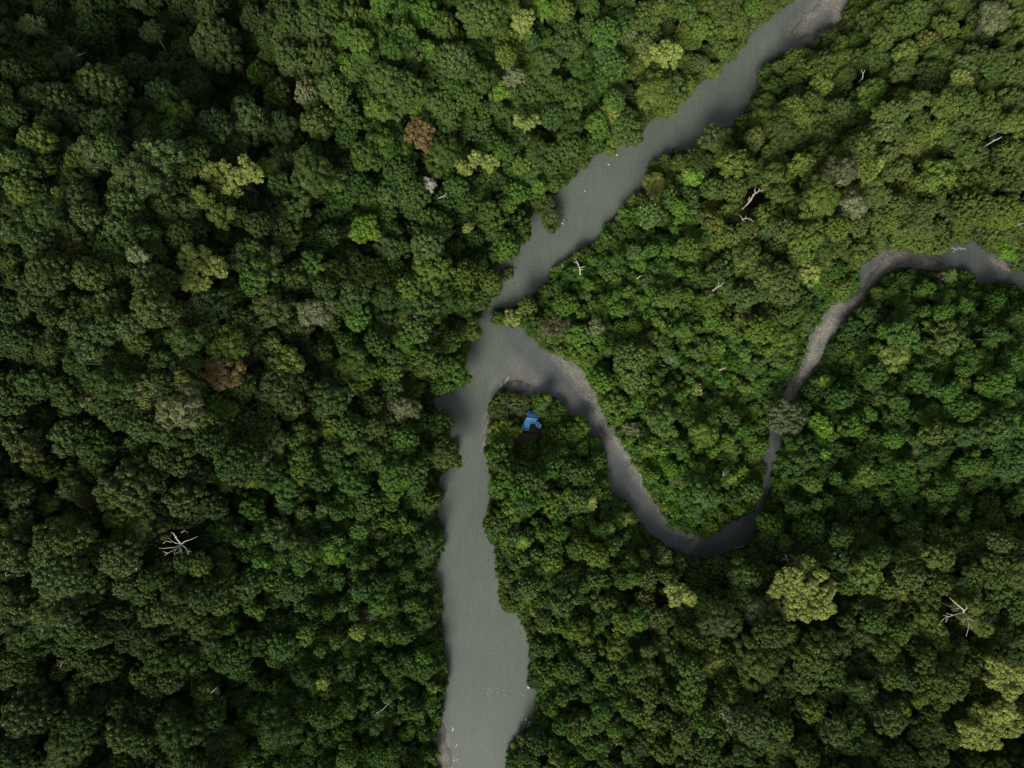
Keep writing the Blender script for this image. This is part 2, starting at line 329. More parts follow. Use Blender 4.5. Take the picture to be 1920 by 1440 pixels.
def add_lobes(mb, cen, rad, out, leaf, nleaf, r, style=0, tone0=1.0):
    """one leafy lobe per centre: a small dense core and loose leaf blades round it"""
    for c, R, o in zip(cen, rad, out):
        tone = r.uniform(.88, 1.12) * tone0
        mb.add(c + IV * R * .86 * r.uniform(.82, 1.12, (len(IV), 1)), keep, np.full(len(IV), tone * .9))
        n = max(6, int(nleaf * (R / rad.mean()) ** 2))
        dv = r.normal(size=(n, 3)) + o * .9; dv[:, 2] += .25; dv /= np.linalg.norm(dv, axis=1)[:, None]
        p = c + dv * R * r.uniform(.86, 1.16 if style != 1 else 1.4, (n, 1))
        nn = dv + r.normal(size=(n, 3)) * .55; nn /= np.linalg.norm(nn, axis=1)[:, None]
        h = r.normal(size=(n, 3)); u = np.cross(nn, h); u /= np.linalg.norm(u, axis=1)[:, None]; v = np.cross(nn, u)
        L = leaf * r.uniform(.6, 1.35, (n, 1)); wd = L * r.uniform(.45, .8, (n, 1))
        if style == 1: L = L * 1.5; wd = wd * .55
        q = np.stack([p - u * L, p + v * wd + nn * L * .12, p + u * L, p - v * wd + nn * L * .12], 1).reshape(-1, 3)
        sh = np.repeat(tone * r.uniform(.74, 1.28, n), 4)
        mb.add(q, [(4*i, 4*i+1, 4*i+2, 4*i+3) for i in range(n)], sh)
def dome(R, nl, seed, hz=.62, lob=.24, low=-.25, rough=.2):
    """centres of the lobes over an uneven dome of radius R"""
    r = np.random.default_rng(seed); k = np.arange(nl) + .5
    z = 1 - k / nl * (1 - low); th = math.pi * (1 + 5 ** .5) * k + r.uniform(0, 9) + r.normal(size=nl) * .18
    ph = r.uniform(0, 6.28, 4)
    env = 1 + rough * (.55 * np.sin(2 * th + ph[0]) + .6 * np.sin(3 * th + ph[1]) + .4 * np.sin(5 * th + ph[2]))
    rr = np.sqrt(np.clip(1 - z * z, 0, 1)); j = r.uniform(.9, 1.06, nl)
    c = np.stack([rr * np.cos(th) * env * j, rr * np.sin(th) * env * j, z * hz * r.uniform(.85, 1.08, nl)], 1)
    o = np.stack([rr * np.cos(th), rr * np.sin(th), z], 1)
    return c * R * (1 - lob * .6), np.clip(r.normal(1, .22, nl), .55, 1.5) * R * lob, o
def crown_builder(mb, R, seed, style, off=(0, 0, 0), leaf=.41, lobe_m=None, tone0=1.0):
    r = np.random.default_rng(seed + 99)
    lm = lobe_m or {0: .88, 1: 1.05, 2: .72, 3: 1.2}[style] * (.75 + .05 * R)
    lm = min(lm, R * .42); lob = lm / R; hz = {0: .78, 1: .6, 2: .95, 3: .7}[style]
    nl = max(8, int(1.95 * (R / lm) ** 2))
    if off == (0, 0, 0):
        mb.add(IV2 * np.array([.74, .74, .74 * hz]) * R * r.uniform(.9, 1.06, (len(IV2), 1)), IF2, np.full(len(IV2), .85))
    c, rad, o = dome(R, nl, seed, hz, lob, rough={0: .2, 1: .3, 2: .1, 3: .34}[style])
    nleaf = int({0: 34, 1: 30, 2: 26, 3: 42}[style] * (lm / 1.2) ** 1.5 * (.5 / leaf) ** 1.2) 
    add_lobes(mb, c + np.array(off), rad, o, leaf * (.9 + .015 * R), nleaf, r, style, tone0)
def trunk_pts(mb, h, R, seed, mi=0, k=5):
    r = random.Random(seed); w = .03 * h + .035 * R
    mid = (r.uniform(-.04, .04) * h, r.uniform(-.04, .04) * h, h * .55)
    mb.tube([(0, 0, -.8), (0, 0, .4), mid, (mid[0] * .6, mid[1] * .6, h)], [w * .8, w * .55, w * .42, w * .22], 6, mi)
    for i in range(k):
        a = 6.28 * (i + r.random() * .6) / k; z0 = h * r.uniform(.62, .8)
        mb.tube([(mid[0] * .9, mid[1] * .9, z0), (math.cos(a) * R * .35, math.sin(a) * R * .35, z0 + R * .2), (math.cos(a) * R * .75, math.sin(a) * R * .75, h + R * .12)], [w * .28, w * .2, w * .07], 5, mi)
# prototypes:  (nominal radius, style)
def near_water(px, py, h):        # the forest steps down to lower trees along the banks
    return h if not (-200 < px < 2150) else h * min(1, .3 + max(0, -float(water_px([(px, py)])[0])) / 110)
SPEC = [(2.2, 0), (2.4, 1), (2.2, 2), (2.6, 3),
        (4.6, 0), (4.8, 1), (4.6, 2), (5.0, 3), (4.8, 0), (4.6, 2),
        (8.5, 0), (8.5, 3), (8.5, 2), (9.0, 1), (8.8, 0)]
CM = []                      # crown meshes, radius 1 (scaled back), for the single trees
pc = bpy.data.collections.new('canopy_kinds')
for i, (R, st) in enumerate(SPEC):
    mb = MB(); crown_builder(mb, R, 100 + i, st); me = mb.mesh('crown_%02d' % i); me.transform(__import__('mathutils').Matrix.Scale(1 / R, 4))
    me.materials.append(FOL); CM.append(me)
    if i < 10:               # the same with a trunk below, for the uncounted rest of the forest
        mb.tube([(0, 0, -R * 3.2), (0, 0, -R * .1)], [R * .09, R * .05], 5, 1)
        m2 = mb.mesh('canopy_%02d' % i); m2.transform(__import__('mathutils').Matrix.Scale(1 / R, 4))
        m2.materials.append(FOL); m2.materials.append(BARK)
        pc.objects.link(bpy.data.objects.new('canopy_%02d' % i, m2))
TM = []
for i in range(4):
    mb = MB(); trunk_pts(mb, 1.0, .38, i); me = mb.mesh('trunk_%d' % i, True); me.materials.append(BARK); TM.append(me)
def pick(R, style=None):
    lo, hi = (0, 4) if R < 3.3 else (4, 10) if R < 6.8 else (10, 15)
    ch = [i for i in range(lo, hi) if style is None or SPEC[i][1] == style] or list(range(lo, hi))
    return random.choice(ch)

PAL = {'d': (.036, .064, .024), 'm': (.054, .094, .027), 'o': (.078, .106, .034), 'g': (.078, .106, .046), 't': (.058, .094, .040),
       'b': (.078, .140, .028), 'L': (.165, .270, .030), 'B': (.120, .220, .030), 'y': (.118, .158, .036), 'Y': (.215, .262, .066), 'k': (.062, .076, .034),
       'n': (.098, .108, .046), 'R': (.150, .118, .048), 'p': (.150, .176, .086), 'W': (.36, .36, .30), 'G': (.092, .120, .054)}
WORD = {'d': 'dark green', 'm': 'mid green', 'o': 'olive', 'g': 'grey green', 't': 'bluish green', 'b': 'fresh green', 'B': 'bright green', 'L': 'lime green', 'y': 'yellowish green',
        'Y': 'pale yellow green', 'k': 'dark brownish', 'n': 'brownish', 'R': 'rusty brown', 'p': 'pale greyish', 'W': 'whitish', 'G': 'grey'}
def home(px, py):
    if px > 1000 and 380 < py < 1010 and px < 1480 and not (py < 600 and px > 1330): return (.082, .152, .030)
    if px >= 1480 and 500 < py < 1010: return (.062, .122, .027)
    if px > 1180 and py < 520: return (.108, .132, .036)
    if 400 < px < 900 and py > 850: return (.056, .104, .026)
    if px < 620: return (.060, .083, .029)  # west tinted darker: hillside shade and vignette painted into the leaf colour
    if px > 1200: return (.080, .106, .030)
    return (.068, .115, .028)
def tint(code, v=.12, px=None, py=None):
    c = PAL[code]
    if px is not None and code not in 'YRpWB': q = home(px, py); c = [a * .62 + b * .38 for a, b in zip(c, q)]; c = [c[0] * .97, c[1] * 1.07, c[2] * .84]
    k = 1 + random.uniform(-v, v)
    return [c[0] * k * (1 + random.uniform(-v, v) * .6), c[1] * k, c[2] * k * (1 + random.uniform(-v, v) * .6)]

# crowns read off the photograph, tile by tile: x,y,r in thirds of a pixel from the tile's corner, colour letter
TILES = {(0, 0): """1215 250 125 G;300 570 95 t;560 500 120 o;445 670 75 g;190 790 80 y;525 860 90 G;240 930 60 o;345 930 55 t;410 890 45 b;890 870 100 g;1080 850 75 m;1745 980 105 o;1715 510 55 p;1505 230 48 b;1510 315 42 b;1445 410 50 b;1385 640 85 g;1580 710 70 t;980 640 75 b;930 390 80 m;760 410 90 k;1100 520 85 t;540 170 90 d;920 540 80 d;1340 780 80 t;1790 690 80 o;1880 500 80 o;115 1060 75 y;350 1100 48 Y;740 970 90 g;810 1030 70 G;935 1050 40 p;1030 1170 80 G;450 1120 80 g;480 1210 70 g;240 1200 80 m;690 1130 90 m;670 1270 90 m;400 1370 90 n;760 1420 48 p;600 1400 70 m;1060 1420 60 y;1410 1395 55 m;1745 1420 60 b;1450 1260 60 k;1340 1220 55 b;1880 1170 60 t;1640 1180 80 m;1580 1030 60 m;1870 1010 60 o;1640 320 80 o;1780 110 90 o;1850 30 60 b;1880 250 60 y;1700 200 65 g;1620 90 60 m;1420 100 60 k;620 40 80 d;260 60 70 d;400 110 60 d;700 110 60 m;840 20 50 b;100 420 80 d;1200 700 80 d;60 640 60 d;600 700 80 d;20 900 50 y;100 1290 80 m""",
(640, 0): """460 70 65 b;780 80 100 o;860 130 60 o;1020 110 55 Y;1025 180 40 y;1140 45 50 B;640 330 85 G;710 370 60 g;925 310 55 y;1165 340 50 G;975 430 48 p;1265 150 60 d;1245 240 70 t;1390 150 60 g;1560 120 70 m;1700 90 70 m;1530 360 80 m;1760 510 80 y;1860 560 65 y;1510 630 58 Y;1590 700 95 o;780 440 65 m;890 510 45 B;1070 500 60 t;1300 540 80 m;1190 650 65 d;570 590 90 o;350 490 100 o;230 430 80 o;600 680 60 m;560 850 95 o;530 930 55 y;1090 830 55 t;1115 900 55 t;1070 965 45 t;820 780 60 m;800 690 40 o;640 1050 60 m;1300 830 70 o;1260 785 35 y;980 1080 65 b;940 1145 45 b;330 970 90 d;400 1080 90 o;680 1130 60 m;820 1180 50 m;290 1330 60 m;530 1260 80 o;610 1310 22 p;860 1260 70 o;1000 1280 75 m;930 1380 72 b;480 1370 80 g;180 1350 70 g;100 1050 80 d;130 870 80 m;60 690 60 m;200 180 75 o;360 180 60 m;490 270 40 b;620 220 60 m;290 260 60 m;40 350 42 b;1450 450 60 m;1340 380 60 m;1440 690 60 b;1420 800 60 m;740 200 70 d;60 80 70 o;1260 920 50 m;1200 1020 50 m;720 540 60 m""",
(1280, 0): """100 150 60 b;300 90 52 o;330 170 42 o;250 270 55 m;170 390 40 y;100 350 42 g;30 470 50 y;20 60 60 m;400 30 50 b;540 340 90 t;470 410 45 t;620 300 50 m;780 370 70 m;920 410 50 o;780 470 60 y;1000 220 60 m;1240 120 90 m;1110 130 50 o;1380 240 60 n;1490 150 60 o;1590 200 50 b;1460 310 70 m;1100 320 60 d;1070 510 70 b;890 610 55 g;730 570 50 o;620 600 60 y;690 650 45 y;480 590 60 m;680 710 55 o;410 770 52 n;220 780 85 g;560 690 60 d;1140 630 50 y;1140 710 75 G;1240 740 50 t;1280 800 60 n;1220 620 50 g;1340 560 50 g;1540 690 60 G;1500 760 50 t;1690 500 30 Y;1720 540 25 Y;1760 460 50 o;1690 630 80 o;1870 690 60 y;1740 750 48 y;1600 820 70 m;1000 830 75 o;1040 950 62 y;770 870 65 y;680 920 60 y;1400 890 28 p;1430 980 80 y;1240 940 50 g;1180 850 50 G;290 920 80 y;80 890 55 o;430 1010 80 d;780 1110 90 y;1080 1080 70 g;560 1090 60 m;300 1060 60 o;180 1060 60 m;245 1180 30 Y;550 1220 70 m;990 1270 50 o;480 1280 60 t;1120 1210 60 o;1210 1150 55 g;1420 1100 60 o;1640 1170 95 o;1820 1190 90 y;1250 1350 60 y;1440 1390 70 o;700 1340 90 y;220 1350 60 y;870 1280 60 y;1340 1250 75 g;1590 1040 75 o;1700 1010 75 o;1850 850 60 o;1620 940 26 Y;1700 930 22 Y;60 1200 55 m;40 1400 60 o;570 1425 40 g;1300 60 60 m;1660 320 60 d;1800 330 60 d;1850 1030 60 k;1380 1170 50 n;1400 400 70 d;1000 1400 70 o""",
(0, 480): """1440 110 90 b;1310 200 75 y;700 70 50 G;270 90 110 k;500 100 80 o;850 140 95 g;860 280 105 o;620 240 58 G;1190 260 90 t;1500 270 95 n;1610 280 60 o;1690 350 38 n;1710 410 48 n;1300 510 88 y;1040 470 80 m;760 490 60 y;600 400 80 g;710 390 70 g;500 500 90 t;790 730 100 n;1010 860 98 p;1180 830 68 b;1100 910 55 y;1290 860 50 y;1560 760 125 g;1690 720 70 k;900 590 60 m;370 790 75 m;590 720 80 m;640 840 90 d;360 1010 88 t;540 1090 110 m;130 1080 90 n;110 1330 80 g;240 1190 75 y;410 1310 62 G;700 1310 128 g;900 1130 60 g;985 1180 55 g;1090 1230 80 k;1330 1160 115 d;1550 1040 58 G;1020 1370 85 n;900 1300 50 t;1590 1290 80 m;1690 1190 60 b;1700 1130 50 o;1660 1050 40 B;1850 800 90 m;60 960 90 g;180 710 70 m;260 530 60 m;430 600 60 m;60 280 80 d;50 30 60 o;1510 20 60 G;1640 120 70 o;1820 180 60 m;1530 480 50 y;1040 320 60 k;1380 730 70 o;1620 870 50 b;100 460 80 d;60 800 80 d;1180 1040 80 d;1420 1420 60 b;1700 1000 60 m;1850 1100 60 m""",
(640, 480): """500 90 100 y;680 110 85 y;760 50 60 m;360 170 70 y;840 150 58 o;790 250 60 m;460 260 80 o;240 230 58 d;710 410 58 y;90 350 60 b;420 400 75 G;350 460 58 b;620 640 78 b;560 720 55 b;70 600 80 m;490 600 70 o;110 720 60 y;270 740 75 g;160 840 60 k;700 690 35 d;530 960 78 o;430 930 60 m;570 1110 85 o;350 1040 70 b;150 970 60 n;400 1190 70 m;300 1250 85 b;410 1275 55 m;60 1260 80 m;200 1130 70 o;490 1370 62 o;150 1380 70 m;600 480 60 m;200 480 70 d;600 250 60 d;1180 420 85 n;1260 270 58 b;1430 400 40 p;1340 450 60 b;1360 550 60 y;1640 570 90 g;1650 690 70 G;1540 830 68 y;1740 1070 48 y;1640 980 40 p;1460 700 65 b;1800 920 68 G;860 860 48 y;1150 810 50 b;1210 880 50 m;1130 1010 48 b;1225 1015 78 o;1330 980 58 b;1420 1070 48 b;1050 1100 52 b;880 1110 65 m;960 1130 50 m;1150 1200 58 m;1180 1110 45 n;940 1210 65 m;900 1300 65 b;1060 1250 70 k;1200 1390 60 y;1330 1230 80 k;1430 1150 48 m;970 1410 60 y;1320 1380 60 k;1050 280 48 o;1150 200 40 m""",
(1280, 480): """550 150 105 g;700 80 68 Y;350 60 48 Y;350 310 78 n;700 350 55 g;560 450 85 y;1190 560 68 Y;1190 1030 48 b;970 950 65 b;1330 1080 38 p;1780 960 75 o;1610 1010 55 t;660 1130 110 m;1850 1160 95 t;120 1010 60 y;430 1060 48 b;1780 720 85 b;100 1350 88 t;400 1320 60 m;890 790 68 d;1640 590 60 m;1490 450 75 n;900 180 50 y;1250 440 80 m;1100 650 60 m;250 150 50 y;1420 1000 60 n;1600 850 70 m;600 330 50 n;1200 900 50 o;1350 700 50 m""",
(0, 960): """360 150 128 o;680 240 108 G;70 110 60 y;870 70 78 n;660 30 68 y;90 240 88 n;330 340 130 g;1560 120 78 G;1860 230 58 B;1640 420 88 k;1390 410 68 t;700 420 60 g;840 380 60 m;960 490 44 o;1180 740 38 t;1300 820 105 m;170 1120 128 G;370 1340 98 o;680 1270 78 o;780 1130 88 d;990 1260 98 m;380 690 58 m;790 930 58 y;1320 1290 48 b;940 730 48 b;1280 640 48 b;1720 690 48 b;100 520 88 o;260 560 80 o;1580 760 68 m;1500 100 50 g;1700 240 70 m;450 1180 90 d;120 700 70 m;580 850 90 d;1560 1220 90 t;1800 1150 60 m;1340 1400 50 b;850 1000 60 g;1120 300 60 y;560 680 80 d;1180 1180 80 m;60 1380 80 d;1100 1380 70 d""",
(640, 960): """900 40 78 o;1430 240 58 y;1720 360 62 G;1440 390 58 o;1270 400 58 g;1250 500 75 g;1350 680 58 y;1190 290 55 y;1000 450 45 n;940 520 42 y;480 180 58 g;90 680 40 Y;220 700 35 y;1550 870 40 y;200 1380 58 b;70 110 30 t;1200 200 50 t;1480 520 58 g;1700 480 40 n;1550 760 70 y;1650 620 60 b;1800 600 70 n;300 880 60 m;150 950 60 m;100 100 50 b;260 50 48 b;1720 1000 60 m;1500 1000 60 m;1300 900 60 m;1400 1200 60 o;1250 1200 50 m;1700 1150 60 y;1100 1300 60 d;1820 1350 60 y;380 1100 60 m;440 600 60 m;230 520 60 b;1090 560 24 Y""",
(1280, 960): """740 820 105 o;420 860 108 o;500 680 88 d;1040 340 85 y;940 410 55 m;1220 470 35 Y;1210 680 58 b;1310 660 38 y;1430 680 65 Y;1450 745 52 y;1720 650 68 Y;1440 400 68 o;1490 960 108 o;1380 850 58 o;745 1110 58 y;970 1070 32 y;1000 1010 68 g;790 1020 42 b;870 1240 66 n;1040 1310 66 m;1180 1180 68 g;1340 1050 44 y;1290 110 58 G;1540 110 25 b;500 80 68 b;720 100 78 m;900 150 58 m;350 370 78 m;580 180 38 b;220 620 88 G;440 560 75 p;60 720 58 y;400 1200 98 G;130 1200 58 b;1500 560 50 y;1280 360 70 g;1100 250 60 m;1500 1200 60 m;1420 1370 60 g;1620 420 60 m;1800 440 70 m;560 1220 60 m;700 1380 60 m;1250 1380 60 k;1080 620 60 m;900 760 50 g;1150 780 60 m;60 1050 60 y;270 1000 60 y"""}
LISTED = []
for (ox, oy), s in TILES.items():
    for e in s.split(';'):
        x, y, r, c = e.split(); LISTED.append((ox + int(x) / 3, oy + int(y) / 3, int(r) / 3, c))

# ------------------------------------------------------------------ landmark trees: crown lobes read one by one (pixels), colour, height, style, label, short name
MARK = [
 ([(390,320,22),(408,345,18),(420,312,14),(440,332,20),(455,298,11),(468,318,19),(483,330,12),(425,355,10),(445,362,9)], 'Y', 27, 0, 'broad pale yellow green crown, brightest of the upper left forest', 'the brightest upper left crown'),
 ([(372,365,15),(388,378,14),(405,400,18),(420,415,14),(430,400,12)], 'y', 24, 0, 'yellowish green ragged crown hanging just below the brightest upper left crown', 'the ragged yellowish crown'),
 ([(350,485,24),(378,478,20),(370,508,26),(400,500,20),(415,508,12),(352,530,15),(380,535,14),(365,548,10)], 'Y', 29, 0, 'large pale yellow green crown of many tufts in the left forest centre', 'the large tufted left crown'),
 ([(583,490,22)], 'b', 22, 2, 'compact round bluish green crown standing alone among darker trees', 'the compact round crown'),
 ([(780,240,16),(795,255,16),(770,248,13),(790,268,12),(786,228,9),(802,240,10)], 'R', 24, 3, 'orange brown crown, the rustiest in the upper forest', 'the orange brown crown'),
 ([(868,313,13),(858,306,7),(876,320,9)], 'Y', 20, 0, 'small vivid yellow crown with a pointed left edge', 'the small vivid yellow crown'),
 ([(891,292,11),(888,304,9)], 'Y', 22, 0, 'small yellow crown up and right of the pointed vivid yellow one', 'the upper small yellow crown'),
 ([(805,347,10),(798,340,7),(812,343,6)], 'W', 22, 1, 'small whitish crown in flower beside a bare twig', 'the small whitish crown'),
 ([(972,226,9),(982,233,9),(994,232,9),(1003,224,9),(968,218,6)], 'Y', 22, 0, 'crescent shaped pale yellow crown above the river bend', 'the crescent shaped crown'),
 ([(1238,100,16),(1252,108,18),(1265,95,14),(1228,92,10),(1250,85,12)], 'Y', 24, 0, 'bright yellow green crown above the right part of the wide river', 'the bright crown above the river'),
 ([(1010,350,14),(1000,345,8)], 'B', 18, 2, 'small bright green round crown near the left river bank', 'the bright round bank crown'),
 ([(675,425,18),(690,415,16),(700,435,14),(668,442,12),(685,440,12)], 'B', 20, 0, 'bright green leafy crown in the forest left of the river', 'the bright leafy crown'),
 ([(876,428,9)], 'Y', 20, 2, 'tiny pale yellow crown in the forest left of the river narrows', 'the tiny pale yellow crown'),
 ([(413,693,28),(395,700,18),(430,705,20),(410,712,18),(398,680,12)], 'R', 24, 1, 'rusty brown crown with bare twigs on top in the left forest', 'the rusty brown crown'),
 ([(515,680,18),(530,690,22),(548,680,20),(540,665,16),(522,670,14),(560,690,11)], 'y', 24, 0, 'bright yellow green dome to the right of the rusty brown crown', 'the yellow green dome'),
 ([(575,585,20),(590,578,16),(600,595,16),(610,570,14)], 'p', 24, 1, 'pale crown with thin bare branches showing in the left forest', 'the pale twiggy crown'),
 ([(740,765,16),(755,762,16),(770,768,14),(750,778,12),(778,760,9)], 'p', 22, 1, 'pale crown with white twigs behind the stepped left river bank', 'the pale crown by the stepped bank'),
 ([(930,805,14),(948,800,15),(958,812,14),(938,820,16),(952,826,13),(928,818,10),(968,806,9),(944,832,9)], 'L', 9, 0, 'vivid lime green crown on the peninsula, left below the blue roof', 'the vivid lime crown'),
 ([(940,750,14),(955,745,14),(972,752,14),(935,768,14),(955,765,16),(975,768,12),(985,752,10),(925,775,11),(945,780,10)], 'o', 6.5, 1, 'dark olive feathery crown on the peninsula tip above the blue roof', 'the feathery tip crown'),
 ([(1017,755,12),(1012,768,10),(1026,748,10),(1020,775,9)], 'b', 9, 0, 'fresh green crown with a yellowish middle right above the blue roof', 'the crown above the roof'),
 ([(928,602,8),(935,594,9),(938,605,6)], 'b', 7, 0, 'low green crown reaching into the river at the narrow neck', 'the low crown at the neck'),
 ([(957,592,11),(968,600,11),(950,602,7),(975,588,9)], 'Y', 9, 0, 'yellowish crown overhanging the water where the creek joins', 'the yellowish mouth crown'),
 ([(1020,612,14),(1040,605,16),(1058,612,12),(1030,625,12),(1048,620,10)], 'n', 13, 1, 'tan brown dry looking crown on the bank above the creek mouth', 'the tan crown'),
 ([(1025,392,13),(1035,405,13),(1040,420,11),(1030,380,10),(1034,432,7)], 'o', 8, 1, 'olive crown sticking out over the wide river', 'the overhanging olive crown'),
 ([(1299,330,16),(1293,325,10),(1305,338,9)], 'B', 21, 0, 'small vivid green crown beside the right bank forest edge', 'the small vivid green crown'),
 ([(1553,227,13),(1548,232,9)], 'B', 18, 2, 'small bright green round crown in the upper right forest', 'the upper right bright crown'),
 ([(1862,20,18),(1875,35,18),(1860,45,14),(1885,20,12)], 'p', 27, 1, 'pale silvery crown in the top right corner forest', 'the silvery crown'),
 ([(1648,305,10),(1645,312,8)], 'Y', 21, 0, 'small yellow crown tucked beside a darker tree, upper right', 'the tucked yellow crown'),
 ([(1600,380,17),(1590,375,12),(1612,392,13),(1602,398,9)], 'p', 24, 3, 'pale grey green lumpy crown in the right forest', 'the lumpy pale crown'),
 ([(1567,315,20),(1590,318,22),(1555,325,14),(1578,335,16)], 'n', 25, 0, 'wide brownish olive crown in the upper right forest', 'the wide brownish crown'),
 ([(1460,775,20),(1485,770,20),(1475,795,22),(1455,795,16),(1498,788,16),(1470,760,14),(1490,805,13)], 'G', 17, 2, 'large round grey crown overhanging the creek', 'the large grey crown'),
 ([(1530,790,14),(1545,795,14),(1540,808,13),(1552,805,10),(1528,800,10)], 'B', 13, 0, 'bright green crown right beside the large grey crown', 'the bright crown beside the grey one'),
 ([(1552,714,12)], 'B', 11, 0, 'small bright green crown to the right of the narrow creek', 'the small bright creek crown'),
 ([(1500,1060,15),(1515,1068,14),(1528,1060,11),(1508,1048,9)], 'y', 27, 0, 'small yellowish crown above the biggest pale crown', 'the yellowish cap crown'),
 ([(1462,1085,10),(1475,1078,14),(1490,1082,18),(1520,1085,18),(1540,1080,14),(1510,1100,24),(1480,1105,20),(1455,1110,14),(1445,1122,10),(1495,1128,26),(1525,1120,24),(1550,1115,16),(1560,1100,11),(1475,1138,18),(1510,1150,18),(1540,1145,20),(1558,1140,12),(1480,1155,12)], 'Y', 30, 0, 'biggest pale yellow green crown, lower right of the creek bend', 'the biggest pale crown'),
 ([(1258,1108,12),(1272,1112,15),(1265,1125,13),(1290,1118,13),(1296,1128,9),(1280,1102,9)], 'Y', 24, 0, 'two part pale yellow crown below the creek bend', 'the two part pale crown'),
 ([(1870,1250,18),(1890,1262,20),(1880,1280,20),(1905,1285,18),(1860,1278,12),(1895,1300,16),(1915,1262,14)], 'Y', 28, 0, 'pale crown with a bare limb at the right edge, low down', 'the right edge pale crown'),
 ([(1835,1340,20),(1860,1350,26),(1885,1335,26),(1890,1365,26),(1860,1375,22),(1830,1370,18),(1810,1365,14),(1815,1388,16),(1840,1395,16),(1905,1350,18),(1868,1395,14)], 'Y', 30, 0, 'huge pale yellow green crown in the bottom right corner', 'the huge corner crown'),
 ([(1805,1140,16),(1820,1160,16),(1835,1172,14),(1850,1180,14),(1830,1140,14)], 'y', 26, 1, 'yellowish crown around pale bare limbs in the lower right forest', 'the crown of bare limbs'),
 ([(283,52,15),(272,60,12),(292,64,12),(280,72,10),(300,52,8)], 'o', 26, 0, 'olive crown on a long pale leaning trunk, upper left', 'the crown on a pale leaning trunk'),
 ([(45,45,12),(60,52,12),(75,40,9),(52,35,8)], 'o', 26, 1, 'sparse olive crown with bare limbs in the top left corner', 'the sparse corner crown'),
 ([(110,110,12),(125,100,14),(140,105,10),(120,118,10)], 'o', 25, 1, 'olive crown with white limbs near the top left corner', 'the olive crown with white limbs'),
 ([(240,605,1)], 'm', 20, 0, '', ''),
]
MARK = [m for m in MARK if m[4]]

# ------------------------------------------------------------------ where trees stand
placed = []           # (px, py, r) in the photograph, for spacing
cells = {}
def note(px, py, r):
    placed.append((px, py, r)); cells.setdefault((int(px // 40), int(py // 40)), []).append((px, py, r))
def free(px, py, r, f):
    cx, cy = int(px // 40), int(py // 40)
    for i in range(cx - 2, cx + 3):
        for j in range(cy - 2, cy + 3):
            for (a, b, q) in cells.get((i, j), ()):
                if (a - px) ** 2 + (b - py) ** 2 < (f * (r + q)) ** 2: return False
    return True
HUTP = Poly([(974,768),(1000,764),(1018,775),(1020,800),(1014,812),(1005,830),(990,834),(962,834),(972,812)])
def crown_lift(R): return .62 * R            # crown height over its own centre
def solve(px, py, rpx, h):
    """stand a tree of height h so that its crown shows at (px, py); lower it until its foot is ashore"""
    for _ in range(14):
        z = 10.0
        for _ in range(5):
            x, y = at(px, py, z); g = ground(x, y); z = max(g, 0) + h
        if float(lut(SDG, x, y)) < -.4: return x, y, g, h
        h *= .8
        if h < 1.2: break
    return None
wpx_cache = {}
def edge_ok(px, py, r, f=.8):
    f = f + random.uniform(-.12, .42)
    if not (-200 < px < 2150 and -180 < py < 1640): return True
    return float(water_px([(px, py)])[0]) < -r * f and float(HUTP.sd([(px, py)])[0]) < -r * .9

ANCH = []             # (px, py, short name)
def tree_root(name, x, y, g): return empty(name, (x, y, g))
for blobs, code, h, st, label, short in MARK:
    cx = sum(b[0] * b[2] for b in blobs) / sum(b[2] for b in blobs); cy = sum(b[1] * b[2] for b in blobs) / sum(b[2] for b in blobs)
    spread = max(math.hypot(b[0] - cx, b[1] - cy) + b[2] for b in blobs)
    res = None
    hh = h + 9 if h >= 20 else h
    z = hh
    for _ in range(6):
        x, y = at(cx, cy, z); g = ground(x, y); z = max(g, 0) + hh
    bx, by = x, y                                         # the foot may stand aside of an overhanging crown
    if float(lut(SDG, x, y)) > -1.2:
        best = None
        for a in range(32):
            for q in (3, 5, 8, 11, 14, 18, 22):
                X_, Y_ = x + q * math.cos(a * .196), y + q * math.sin(a * .196)
                if float(lut(SDG, X_, Y_)) < -1.5 and (best is None or q < best[0]): best = (q, X_, Y_)
        if best: bx, by = best[1:]
    g = ground(bx, by); zt = max(ground(x, y), 0) + hh
    root = empty('canopy_tree', (bx, by, g))
    tag(root, label, 'tree', 'crowns standing out of the forest')
    mb = MB()
    for i, (qx, qy, qr) in enumerate(blobs):
        zz_ = zt - random.uniform(0, .42) * spread * K
        X_, Y_ = at(qx, qy, zz_); R = qr * K * (H - zz_) / H
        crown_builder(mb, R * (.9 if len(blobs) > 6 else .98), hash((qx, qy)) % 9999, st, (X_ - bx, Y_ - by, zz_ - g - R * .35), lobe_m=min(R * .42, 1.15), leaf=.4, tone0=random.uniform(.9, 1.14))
    cr = link('crown', mb.mesh('crown'), FOL, root); cr['tint'] = tint(code, .05); cr.scale = (1, 1, 1)
    mb = MB(); w = .018 * hh + .012 * spread
    dx, dy, dz = x - bx, y - by, zt - g
    mb.tube([(0, 0, -.8), (0, 0, .5), (dx * .45, dy * .45, dz * .5), (dx * .95, dy * .95, dz * .85)], [w * 1.3, w, w * .75, w * .4], 7)
    for (qx, qy, qr) in blobs:
        X_, Y_ = at(qx, qy, zt); mb.tube([(dx * .6, dy * .6, dz * .6), ((dx * .7 + (X_ - bx) * .3), (dy * .7 + (Y_ - by) * .3), dz * .75), (X_ - bx, Y_ - by, dz * (.93 if hh > 15 else .7))], [w * .45, w * .3, w * .12], 5)
    link('trunk', mb.mesh('trunk', True), BARK, root)
    for (qx, qy, qr) in blobs: note(qx, qy, qr * .9)
    ANCH.append((cx, cy, short))
NMARK = len(MARK)

